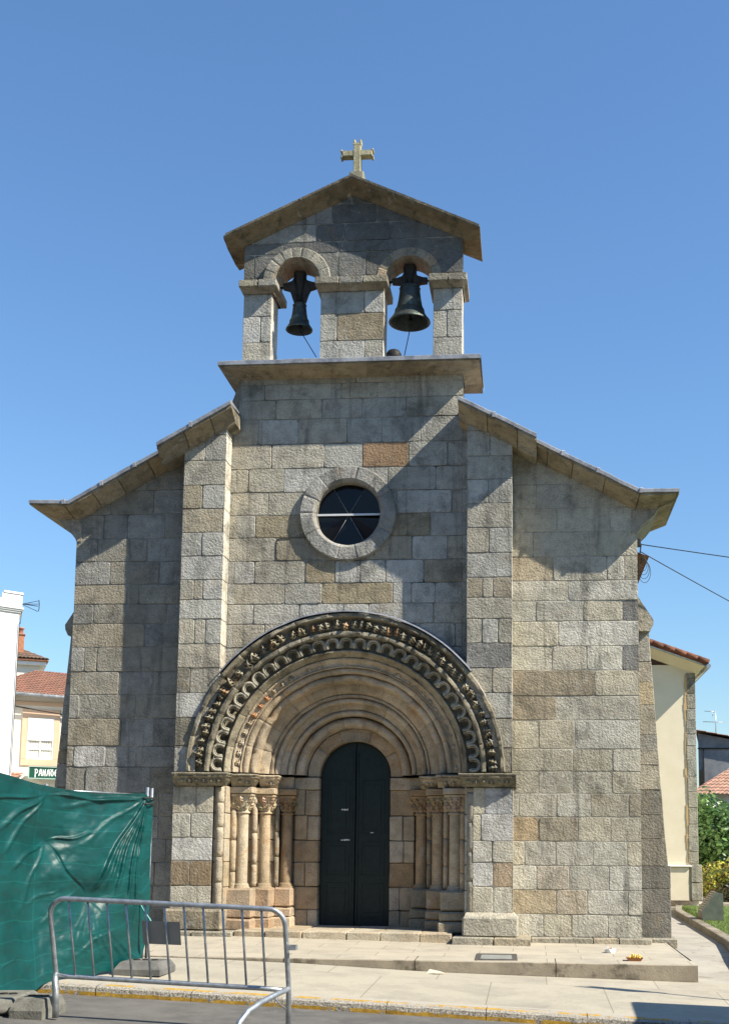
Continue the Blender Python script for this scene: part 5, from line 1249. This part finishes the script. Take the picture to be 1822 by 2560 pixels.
for i in range(9000):
    y = rnd.uniform(-1.2, 8.4); xe = interp(y, [(b, a) for a, b in edge])+.2; x = xe + abs(rnd.gauss(0, 1.1)); h = rnd.uniform(.02,.05); a = rnd.uniform(0,6.3); c_, s_ = .008*math.cos(a), .008*math.sin(a)
    k = rnd.uniform(.7,1.3); mb.poly(((x-c_,y-s_,.07), (x+c_,y+s_,.07), (x+rnd.uniform(-.02,.02),y+rnd.uniform(-.02,.02),.07+h)), col=(.15*k,.21*k,.04*k))
def leaf_mat(name, trans=.35, rough=.45, spec=.4):
    m = base_mat(name, (.05,.1,.03), rough, 0, spec); t = m.node_tree; b = t.nodes['Principled BSDF']; a = t.nodes.new('ShaderNodeAttribute'); a.attribute_name = 'Col'; t.links.new(a.outputs['Color'], b.inputs['Base Color'])
    tr = t.nodes.new('ShaderNodeBsdfTranslucent'); t.links.new(a.outputs['Color'], tr.inputs[0]); mx = t.nodes.new('ShaderNodeMixShader'); mx.inputs[0].default_value = trans
    t.links.new(b.outputs[0], mx.inputs[1]); t.links.new(tr.outputs[0], mx.inputs[2]); t.links.new(mx.outputs[0], t.nodes['Material Output'].inputs[0]); return m
M['leaf'] = leaf_mat('glossy_leaves', .25, .35, .5); M['grass'] = leaf_mat('grass_blades')
tag(mb.build('grass', M['grass']), kind='stuff')

# commemorative stone: polished sides, sloping text face
mem = thing('memorial_stone', 'polished grey stone with a sloping inscribed face on the lawn beside the path', 'memorial stone')
mx0 = 7.24; my0, my1 = 4.0, 4.45; k = 1.085
prof = [(0,0), (.47,0), (.475,.60), (.30,.645), (.30,.645), (0,.225)]; prof = [(0,0), (.472,0), (.475,.61), (.31,.65), (0,.235)]
mb = MB(); f = [mb.vert((mx0+x, my0, .08+z)) for x, z in prof]; b_ = [mb.vert((mx0+x, my1, .08+z)) for x, z in prof]
mb.face(f); mb.face(b_[::-1])
for i in range(5): mb.face((f[i], b_[i], b_[(i+1)%5], f[(i+1)%5]))
mb.build('block', noisy_mat('polished_stone', (.10,.115,.10), (.15,.17,.145), 4, .18, 0, 10, 0, .5), mem)
mb = MB(); d = Vector((.31,0,.415)); n_ = Vector((-.415,0,.31)).normalized()
for i in range(9):
    for j in range(4):
        o = Vector((mx0, my0+.03, .315)) + d*((i+.12)/9.2) + n_*.004; u_ = d*(.75/9.2); w_ = Vector((0,.085,0)); o += Vector((0,.1*j,0)); mb.poly((o, o+w_, o+u_+w_, o+u_))
mb.poly([Vector((mx0-.003, my0+.02+q[0]*.4, .09+q[1]*.2)) for q in ((0,0),(1,0),(1,1),(0,1))][::-1])
mb.build('inscription', noisy_mat('inscribed_tiles', (.14,.10,.07), (.22,.17,.12), 10, .5), mem)

def foliage(mb, blobs, count, size, cols, seed):
    q = random.Random(seed); tot = sum(b[3]*b[4]*b[5] for b in blobs)
    for (cx, cy, cz, rx, ry, rz) in blobs:
        for _ in range(int(count*rx*ry*rz/tot)):
            while True:
                d = Vector((q.gauss(0,1), q.gauss(0,1), q.gauss(0,1)))
                if d.length > .01: break
            d.normalize(); rr = q.uniform(.0, 1)**.33*q.uniform(.82, 1.1)
            k = 1 + .22*mnoise.noise(d*2.7 + Vector((cx,cy,cz)))
            p = Vector((cx + d.x*rx*rr*k, cy + d.y*ry*rr*k, cz + d.z*rz*rr*k))
            if p.z < .08: continue
            s_ = size*q.uniform(.45,1.6); a = q.uniform(0,6.3); t_ = (Vector((math.cos(a), math.sin(a), q.uniform(-.6,.5)))).normalized(); nn = (d + Vector((q.gauss(0,.5), q.gauss(0,.5), q.gauss(.4,.5)))).normalized()
            u_ = (t_ - nn*t_.dot(nn)).normalized(); v_ = nn.cross(u_); c = q.choice(cols); kk = q.uniform(.7,1.35); c = tuple(x*kk for x in c)
            p.y *= YK; mb.face([mb.raw(w_) for w_ in (p - u_*s_*.5, p + v_*s_*.26 - nn*s_*.05, p + u_*s_*.55 - nn*s_*.12, p - v_*s_*.26 - nn*s_*.05)], col=c)
def plant(name, label, cat, blobs, count, size, cols, trunk, seed, tname='trunk', cname='crown'):
    t = thing(name, label, cat); mb = MB(); foliage(mb, blobs, count, size, cols, seed); mb.build(cname, M['leaf'], t)
    mb = MB(); q = random.Random(seed)
    if len(trunk) > 1: mb.tube([(trunk[0][0], trunk[0][1], .02), (trunk[-1][0], trunk[-1][1], .02)], .03, 6)
    for (x, y, h, r) in trunk: mb.tube([(x, y, -.05), (x+q.uniform(-.06,.06), y, h*.5), (x+q.uniform(-.15,.15), y+q.uniform(-.1,.1), h)], [r, r*.75, r*.35], 8)
    mb.build(tname, M['wood_dark'], t); return t
plant('laurel_tree', 'dense dark green laurel with glossy leaves behind the side chapel corner', 'tree',
      [(10.2,13.4,2.1,1.35,1.2,1.45), (9.6,13.6,3.2,.75,.7,.7), (11.3,13.4,1.7,1.2,1.2,1.4), (9.4,13.5,1.7,.8,.8,1.3), (12.4,13.8,1.5,1.1,1.1,1.2)], 13000, .17,
      [(.06,.135,.03), (.04,.10,.024), (.08,.17,.04), (.14,.25,.07)], [(10.2,13.5,2.6,.10), (9.7,13.6,3.0,.08), (11.2,13.5,2.4,.08)], 7)
plant('golden_shrub', 'low shrub with yellow and reddish leaf tips in front of the laurel', 'shrub',
      [(9.35,11,.75,.6,.5,.62), (9.95,10.8,.85,.55,.5,.75), (10.6,10.9,.8,.55,.5,.7), (9.1,11,.55,.4,.45,.5)], 5200, .11,
      [(.45,.42,.05), (.30,.33,.05), (.13,.18,.04), (.22,.14,.05), (.52,.48,.07), (.08,.12,.025)], [(9.4,11,.8,.03), (9.9,10.9,.9,.03), (10.5,10.9,.9,.03)], 9, 'stem', 'foliage')
plant('lawn_hedge', 'dark low hedge at the far edge of the lawn, under the golden shrub', 'hedge',
      [(9.9,10.4,.35,1.0,.4,.38), (11.2,10.5,.35,.9,.4,.38)], 3000, .10, [(.03,.045,.015), (.05,.06,.02), (.08,.05,.025)], [(9.7,10.4,.4,.02), (10.6,10.5,.4,.02)], 12, 'stem', 'foliage')
mb = MB(); mb.box(8.6, 14, 9.2, 9.55, -.1, .12, .02, col=(.36,.32,.25)); mb.box(9.8, 14, 9.0, 9.15, .0, .24, .02, col=(.38,.35,.29)); tag(mb.build('border_kerb', M['granite']), 'pale stone border along the far side of the lawn', 'border')

# ================================================================= houses behind
def window(t, x0, x1, z0, z1, y, fr_mat, reveal=.12, mull=1):
    mb = MB(); w = .06
    for q in ((x0,x1,z0,z0+w), (x0,x1,z1-w,z1), (x0,x0+w,z0+w,z1-w), (x1-w,x1,z0+w,z1-w)): mb.box(q[0], q[1], y-.03, y+.05, q[2], q[3])
    for i in range(mull): xm = lerp(x0, x1, (i+1)/(mull+1)); mb.box(xm-.035, xm+.035, y-.028, y+.05, z0+w, z1-w)
    f = mb.build('window', fr_mat, t); p = MB(); p.poly(((x0,y+.03,z0), (x1,y+.03,z0), (x1,y+.03,z1), (x0,y+.03,z1))); p.build('pane', M['pane'], f); return f
wh = thing('white_house', 'tall white house with a stepped parapet at the left edge of the photo', 'house')
mb = MB(); mb.box(-29, -21.12, 20, 30, -.7, 12.78, 0); mb.box(-29, -21.12+.0, 20.0, 30, 12.9, 13.0, 0)
mb.box(-22.0, -21.0, 19.9, 21, 12.98, 13.62, .02); mb.box(-29, -22.0, 19.9, 20.4, 12.98, 13.36, .02); mb.box(-21.4, -21.0, 20, 30, 12.98, 13.4, .02)
mb.box(-21.92, -20.96, 19.85, 21, 13.62, 13.72, .01); mb.build('wall', M['render_white'], wh)
mb = MB(); 
for z0, z1, e in ((12.74,12.82,.08), (12.82,12.9,.14), (12.9,12.985,.2)): mb.box(-29, -21.12+e, 20-e, 30, z0, z1-.002, .01)
mb.build('cornice', M['render_white'], wh)
window(wh, -23.2, -22.02, 10.25, 12.25, 19.98, M['render_white'], mull=1)
mb = MB(); mb.box(-23.4, -21.92, 19.93, 19.97, 10.1, 10.2); mb.box(-22.0, -21.93, 19.95, 20.0, 10.2, 12.4); mb.build('window_surround', M['render_white'], wh)
mb = MB(); a = (-21.03, 19.95, 13.18); ring = [(-20.25+.05*0, 19.95, 13.18+.28*math.cos(q*math.pi/6)*.85) for q in range(12)]
mb.tube([(-21.12,19.95,13.24), (-21.0,19.95,13.2), (-20.22,19.95,13.20)], .022, 6); mb.tube([a, (-20.22,19.9,13.45)], .016, 5); mb.tube([a, (-20.22,19.9,12.93)], .016, 5); mb.tube([a, (-20.25,19.5,13.2)], .016, 5)
mb.tube([(-20.2,19.75,13.46), (-20.16,19.95,13.3), (-20.16,19.95,13.08), (-20.2,19.75,12.92)], .022, 6); mb.tube([(-21.05,19.95,12.2), (-21.02,19.9,12.8), (-21.05,19.9,13.6)], .014, 5); mb.build('antenna', M['iron'], wh)
mb = MB(); mb.tube([(-21.1,19.93,12.3), (-21.12,19.93,9.2), (-21.15,19.93,5.0)], .02, 6); mb.build('cable', M['wire'], wh)

ch_ = thing('cream_house', 'cream house with a red tiled roof and a half shuttered window above the bakery sign', 'house'); YC = 24
mb = MB(); mb.box(-25.5, -17, YC, YC+8, -.7, 9.5, 0); mb.build('wall', M['render_peach'], ch_)
mb = MB(); x0, x1, z0, z1 = -23.26, -21.82, 6.12, 8.3; w = .3
for q in ((x0-w,x1+w,z1,z1+.45), (x0-w,x1+w,z0-.35,z0), (x0-w,x0,z0,z1), (x1,x1+w,z0,z1)): mb.box(q[0], q[1], YC-.06, YC+.02, q[2], q[3], .01)
mb.box(-25.5, -17, YC-.05, YC, 8.95, 9.15, .01); mb.build('window_surround', noisy_mat('surround_render', (.60,.42,.29), (.57,.39,.265), 2, .9), ch_)
wf = window(ch_, x0, x1, z0, z1, YC-.015, M['render_white'], mull=1)
mb = MB(); n = 26
for i in range(n): z = lerp(7.1, z1-.03, i/n); mb.box(x0+.03, x1-.03, YC-.075, YC-.05, z, z+.045, .006)
mb.build('roller_shutter', M['render_white'], wf)
mb = MB(); mb.box(x0, x1, YC-.05, YC+.0, 6.62, 6.7); mb.build('transom', M['render_white'], wf)
mb = MB(); n = 60; pr_ = [(lerp(x0+.08, x1-.08, i/n), YC+.008 + .012*math.sin(i*1.1)) for i in range(n+1)]
for (xa, ya), (xb, yb) in zip(pr_[:-1], pr_[1:]):
    if (xa-x0) % .72 < .52: mb.poly(((xa,ya,z0+.1), (xb,yb,z0+.1), (xb,yb,7.1), (xa,ya,7.1)))
mb.build('curtain', M['curtain'], wf)
mb = MB(); tile_roof(mb, (-25.8,YC-.55,9.55), (-17,YC-.55,9.3), (-17,YC+4,11.35), (-25.8,YC+4,11.6), 46, 13, c=(.21,.09,.06), amp=.06); mb.build('roof', M['tiles'], ch_)
mb = MB(); mb.tube([(-25.8,YC-.62,9.5), (-17,YC-.62,9.25)], .09, 8); mb.build('gutter', M['lead'], ch_)
mb = MB(); mb.tube([(-24.25,YC-.05,8.9), (-22.6,YC-.05,8.68), (-20.5,YC-.05,8.45), (-18,YC-.05,8.4)], .028, 6); mb.tube([(-24.2,YC-.05,9.3), (-24.3,YC-.05,7.2), (-24.4,YC-.05,5.0)], .025, 6); mb.build('cable', M['wire'], ch_)
mb = MB(); tile_roof(mb, (-26,YC-1.6,4.6), (-23.35,YC-1.6,4.6), (-23.35,YC-.05,5.35), (-26,YC-.05,5.35), 12, 5, c=(.35,.16,.10), amp=.06); mb.build('porch_roof', M['tiles_old'], ch_)
sign = thing('shop_sign', 'green shop sign with white lettering on the cream house', 'sign')
M['sign'] = noisy_mat('sign_green', (.008,.06,.036), (.011,.075,.046), 3, .45); M['signw'] = base_mat('sign_letters', (.8,.8,.78), .6)
sx0, sx1, sz0, sz1, sy = -22.70, -19.6, 5.10, 5.66, YC-.55
mb = MB(); mb.box(sx0, sx1, sy, sy+.3, sz0, sz1, .01); mb.build('panel', M['sign'], sign)
mb = MB()
for q in ((sx0-.03,sx1+.03,sz1,sz1+.05), (sx0-.03,sx1+.03,sz0-.05,sz0), (sx0-.05,sx0,sz0,sz1)): mb.box(q[0], q[1], sy-.03, sy+.3, q[2], q[3], .008)
mb.build('frame', base_mat('sign_frame', (.3,.42,.36), .5), sign)
GL = {'P': [[(.1,-.25),(.12,.9)], [(.0,.95),(.35,1.0),(.6,.85),(.62,.6),(.4,.4),(.12,.42)]], 'A': [[(.05,.0),(.2,.55),(.3,.95),(.5,.98)], [(.5,.98),(.62,.4),(.66,.0)], [(.14,.38),(.62,.38)]],
      'N': [[(.08,.0),(.1,.95)], [(.1,.9),(.35,.6),(.55,.1)], [(.56,-.02),(.6,1.0)]], 'D': [[(.5,.98),(.2,.9),(.08,.5),(.2,.08),(.42,.02),(.62,.2),(.62,.55),(.42,.8),(.0,1.02)]],
      'E': [[(.62,.9),(.35,.98),(.1,.7),(.1,.3),(.32,.02),(.6,.1)], [(.1,.52),(.5,.52)]], 'R': [[(.1,-.05),(.1,.98)], [(.1,.9),(.4,1.0),(.58,.8),(.45,.55),(.15,.5)], [(.3,.5),(.55,.2),(.68,-.2)]], 'I': [[(.12,.0),(.15,.98)]]}
mb = MB(); lx = sx0+.30; lh, lw = .33, .235
def ribbon(p, q, w):
    d = Vector((q[0]-p[0], 0, q[1]-p[1])); 
    if d.length < 1e-5: return
    d.normalize(); nv = Vector((-d.z, 0, d.x))*w; a, b = Vector((p[0], sy-.006, p[1])) - d*w*.5, Vector((q[0], sy-.006, q[1])) + d*w*.5
    P = [a-nv, b-nv, b+nv, a+nv]; f = [mb.vert(v) for v in P]; bk = [mb.vert(v + Vector((0,.006,0))) for v in P]; mb.face(f)
    for i in range(4): mb.face((f[i], bk[i], bk[(i+1)%4], f[(i+1)%4]))
for ch in 'PANADERIA':
    for st in GL[ch]:
        for p, q in zip(st[:-1], st[1:]): ribbon((lx+p[0]*lw, sz0+.12+p[1]*lh), (lx+q[0]*lw, sz0+.12+q[1]*lh), .022)
    lx += lw*(.40 if ch == 'I' else .90)
mb.build('lettering', M['signw'], sign)

bh = thing('chimney_house', 'far house with a brown hipped roof and a brick chimney', 'house'); YH = 34
mb = MB(); mb.box(-40, -29.9, YH, YH+8, -.7, 13.75, 0); mb.build('wall', M['render_peach'], bh)
mb = MB(); mb.box(-40, -29.45, YH-.3, YH+8.3, 13.75, 14.0, .02); mb.build('eaves', M['render_white'], bh)
mb = MB(); mb.box(-40, -29.3, YH-.45, YH+8.4, 14.0, 14.13, .02); mb.build('gutter', M['brick'], bh)
mb = MB(); tile_roof(mb, (-40,YH-.5,14.13), (-29.3,YH-.5,14.13), (-33,YH+4,16.3), (-40,YH+4,16.3), 40, 9, c=(.25,.15,.10), amp=.06); tile_roof(mb, (-29.3,YH-.5,14.13), (-29.3,YH+8.4,14.13), (-33,YH+4.05,16.3), (-33,YH+3.95,16.3), 30, 9, c=(.25,.15,.10), amp=.06)
rf = mb.build('roof', M['tiles_old'], bh)
mb = MB(); mb.box(-31.55, -31.0, YH+.6, YH+1.2, 14.3, 15.95, .02); mb.box(-31.62, -30.93, YH+.55, YH+1.25, 15.95, 16.03, .01); mb.lathe(-31.27, YH+.9, [(.2,16.03), (.2,16.4), (.28,16.42), (.28,16.5), (.0,16.5)], 14); mb.build('chimney', M['brick'], rf)

gh = thing('grey_house', 'tall grey cement house with a rooftop antenna behind the laurel', 'house'); YG = 32
mb = MB(); strips(mb, 13.66, 24, 2, lambda x: -.7, lambda x: interp(x, [(13.66,8.85), (24,6.9)]), YG, YG+8); mb.build('wall', M['render_grey'], gh)
mb = MB(); v = [(13.5,YG-.3,9.02), (24,YG-.3,7.05), (24,YG+8,7.05), (13.5,YG+8,9.02)]; tile_roof(mb, v[1], v[2], v[3], v[0], 24, 16, c=(.32,.17,.11), amp=.05); mb.build('roof', M['tiles_old'], gh)
mb = MB(); mb.box(13.62, 24, YG-.06, YG-.002, 7.88, 7.95); mb.box(13.95, 14.01, YG-.08, YG-.002, 5.4, 7.9); mb.box(13.72, 14.0, YG-.12, YG-.002, 5.3, 6.55); mb.box(15.9, 17, YG-.05, YG-.002, 5.6, 7.2); mb.build('pipe', M['iron'], gh)
mb = MB(); mb.tube([(14.74,YG+1,8.6), (14.74,YG+1,10.5)], .03, 6); mb.tube([(13.95,YG+1,9.75), (15.4,YG+1,9.7)], .02, 5); mb.tube([(14.05,YG+1,10.42), (14.74,YG+1,10.38)], .02, 5); mb.tube([(14.55,YG+.8,10.15), (14.62,YG+1,10.36), (14.55,YG+1.2,10.15)], .02, 5)
for i in range(8): mb.tube([(14.0+.18*i,YG+.8,9.74), (14.0+.18*i,YG+1.2,9.74)], .010, 4)
mb.build('antenna', M['galv'], gh)
lh_ = thing('low_house', 'low white house with an old tiled roof in front of the grey house', 'house'); YL = 28
mb = MB(); mb.box(13.1, 22, YL, YL+5, -.7, 4.9, 0); mb.build('wall', noisy_mat('dull_white_render', (.42,.43,.43), (.52,.53,.53), 1.5, .9), lh_)
mb = MB(); tile_roof(mb, (12.2,YL-.4,4.75), (22,YL-.4,4.75), (22,YL+2.5,6.6), (14.6,YL+2.5,6.6), 40, 9, c=(.42,.22,.15), amp=.06); tile_roof(mb, (12.2,YL+5.4,4.75), (12.2,YL-.4,4.75), (14.6,YL+2.45,6.6), (14.6,YL+2.55,6.6), 22, 9, c=(.42,.22,.15), amp=.06); mb.build('roof', M['tiles_old'], lh_)

# cables at the right corner of the church
def cable(label, a, b, sag):
    mb = MB(); mb.tube([(lerp(a[0],b[0],t), lerp(a[1],b[1],t), lerp(a[2],b[2],t) - sag*4*t*(1-t)) for t in fr(0,1,24)], .009, 6); tag(mb.build('power_cable', M['wire']), label, 'cable')
cable('upper black cable leaving the right corner of the church under the eave', (5.30,.08,7.22), (20.,-.6,5.0), .15)
cable('lower black cable sagging away from the loops at the right corner of the church', (5.34,.08,7.08), (15.2,7.2,5.2), .12)
mb = MB()
for i in range(5):
    r = .10 + .025*i; mb.tube([(5.38 + r*.55*math.cos(a) + .01*i, .06+.01*i, 6.98 - r + r*1.0*math.sin(a) - .02*i) for a in fr(0, 6.2832, 18)], .005, 5, caps=False)
mb.tube([(5.29,.05,7.3), (5.36,.05,7.2), (5.33,.06,7.0)], .012, 5); mb.box(5.27, 5.35, .03, .10, 7.16, 7.3, .006)
tag(mb.build('cable_coil', M['wire']), 'coil of spare black cable hanging at the church corner', 'cable coil')

# ================================================================= what throws the shadows at the lower right
van = thing('parked_van', 'white box van parked at the kerb outside the frame, seen only by its shadow', 'van')
vx, vy0, vy1, vz0, vz1 = 7.745, -5.5, -4.03, .0, 2.9
mb = MB(); mb.box(vx, vx+3.6, vy0, vy1, vz0, vz1, .05); mb.box(vx+3.62, vx+5.2, vy0+.1, vy1-.1, .0, 1.75, .15); mb.build('body', M['render_white'], van)
mb = MB(); ym = (vy0+vy1)/2
for ya, yb in ((vy0+.12, ym-.03), (ym+.03, vy1-.12)): mb.box(vx-.012, vx+.02, ya, yb, .15, 2.7, .01)
mb.build('rear_door', M['render_white'], van)
mb = MB(); mb.box(vx+.1, vx+3.5, vy1-.002, vy1+.008, .12, .2, 0); mb.box(vx-.03, vx+.02, vy0+.1, vy1-.1, .02, .1, .01); mb.build('bumper', M['iron'], van)
mb = MB(); mb.box(vx+4.3, vx+5.0, vy1-.105, vy1-.09, 1.0, 1.6, 0); mb.build('window', M['pane'], van)
for wx in (vx+.8, vx+4.2):
    for wy in (vy0+.02, vy1-.24):
        mb = MB(); n = 20; P = [(wx+.34*math.cos(2*math.pi*i/n), -.12+.34*math.sin(2*math.pi*i/n)) for i in range(n)]; f = [mb.vert((x, wy, z)) for x, z in P]; b_ = [mb.vert((x, wy+.22, z)) for x, z in P]; mb.face(f); mb.face(b_[::-1])
        for i in range(n): mb.face((f[i], b_[i], b_[(i+1)%n], f[(i+1)%n]))
        mb.build('wheel', M['iron'], van)
post = thing('sign_post', 'road sign on a post beside the kerb outside the frame, seen only by its shadow', 'sign post')
mb = MB(); mb.tube([(7.88,-3.43,-.4), (7.88,-3.43,3.5)], .03, 8); mb.build('post', M['galv'], post)
mb = MB(); mb.box(7.60, 8.16, -3.47, -3.45, 2.7, 3.45, .01); mb.build('plate', M['galv'], post)

# the far houses stand obliquely: their flanks run along the street, away from the church front
def turn_front(t, xr, k):      # the front recedes towards its right end xr, so it looks towards the sun
    for o in [t] + list(t.children_recursive):
        if o.type == 'MESH':
            for v in o.data.vertices: v.co.y += k*(v.co.x - xr); v.co.x = xr + (v.co.x - xr)*(1 - .42*k)
            o.data.update()
def lean_plan(t, y0, k):
    for o in [t] + list(t.children_recursive):
        if o.type == 'MESH':
            for v in o.data.vertices: v.co.x += k*(v.co.y/YK - y0)
            o.data.update()
lean_plan(wh, 20, -.80); lean_plan(bh, 34, -.80); lean_plan(gh, 32, .26); lean_plan(lh_, 28, .30)

# row of houses added behind the camera, out of view, to block low sky light
M['blocker_wall'] = noisy_mat('blocker_render', (.40,.36,.30), (.34,.31,.27), 1.2, .9, .1, 40)
for k, (x0, x1, h, dy) in enumerate(((-46,-32,9.5,0), (-31.9,-18,12,.3), (-17.9,-6,10.5,0), (-5.9,7,12.5,.2), (7.1,20,10,0), (20.1,34,11.5,.3), (34.1,48,9.5,0))):
    t = thing('blocker_house', 'town house added behind the camera, unseen, to block low sky light', 'house', 'added houses that block sky light')
    y1 = -15.0 - dy; mb = MB(); mb.box(x0, x1, y1-6, y1, -.9, h); mb.build('wall', M['blocker_wall'], t)
    mb = MB(); tile_roof(mb, (x1,y1+.35,h), (x0,y1+.35,h), (x0,y1-3,h+2.2), (x1,y1-3,h+2.2), 20, 6); tile_roof(mb, (x0,y1-6.3,h), (x1,y1-6.3,h), (x1,y1-3,h+2.2), (x0,y1-3,h+2.2), 20, 6); mb.build('roof', M['tiles_old'], t)
    n = int((x1-x0)/3)
    for i in range(n):
        xc = lerp(x0, x1, (i+.5)/n)
        for z in (.9, 4.3, 7.4):
            if z+1.9 > h: continue
            w = MB(); w.box(xc-.6, xc+.6, y1-.01, y1+.05, z, z+1.9); f = w.build('window', M['render_white'], t); p = MB(); p.poly(((xc+.5,y1+.055,z+.1), (xc-.5,y1+.055,z+.1), (xc-.5,y1+.055,z+1.8), (xc+.5,y1+.055,z+1.8))); p.build('pane', M['pane'], f)
turn_front(wh, -21.1, .75); turn_front(ch_, -21.0, .45); turn_front(sign, -21.0, .45); turn_front(bh, -29.5, .45)
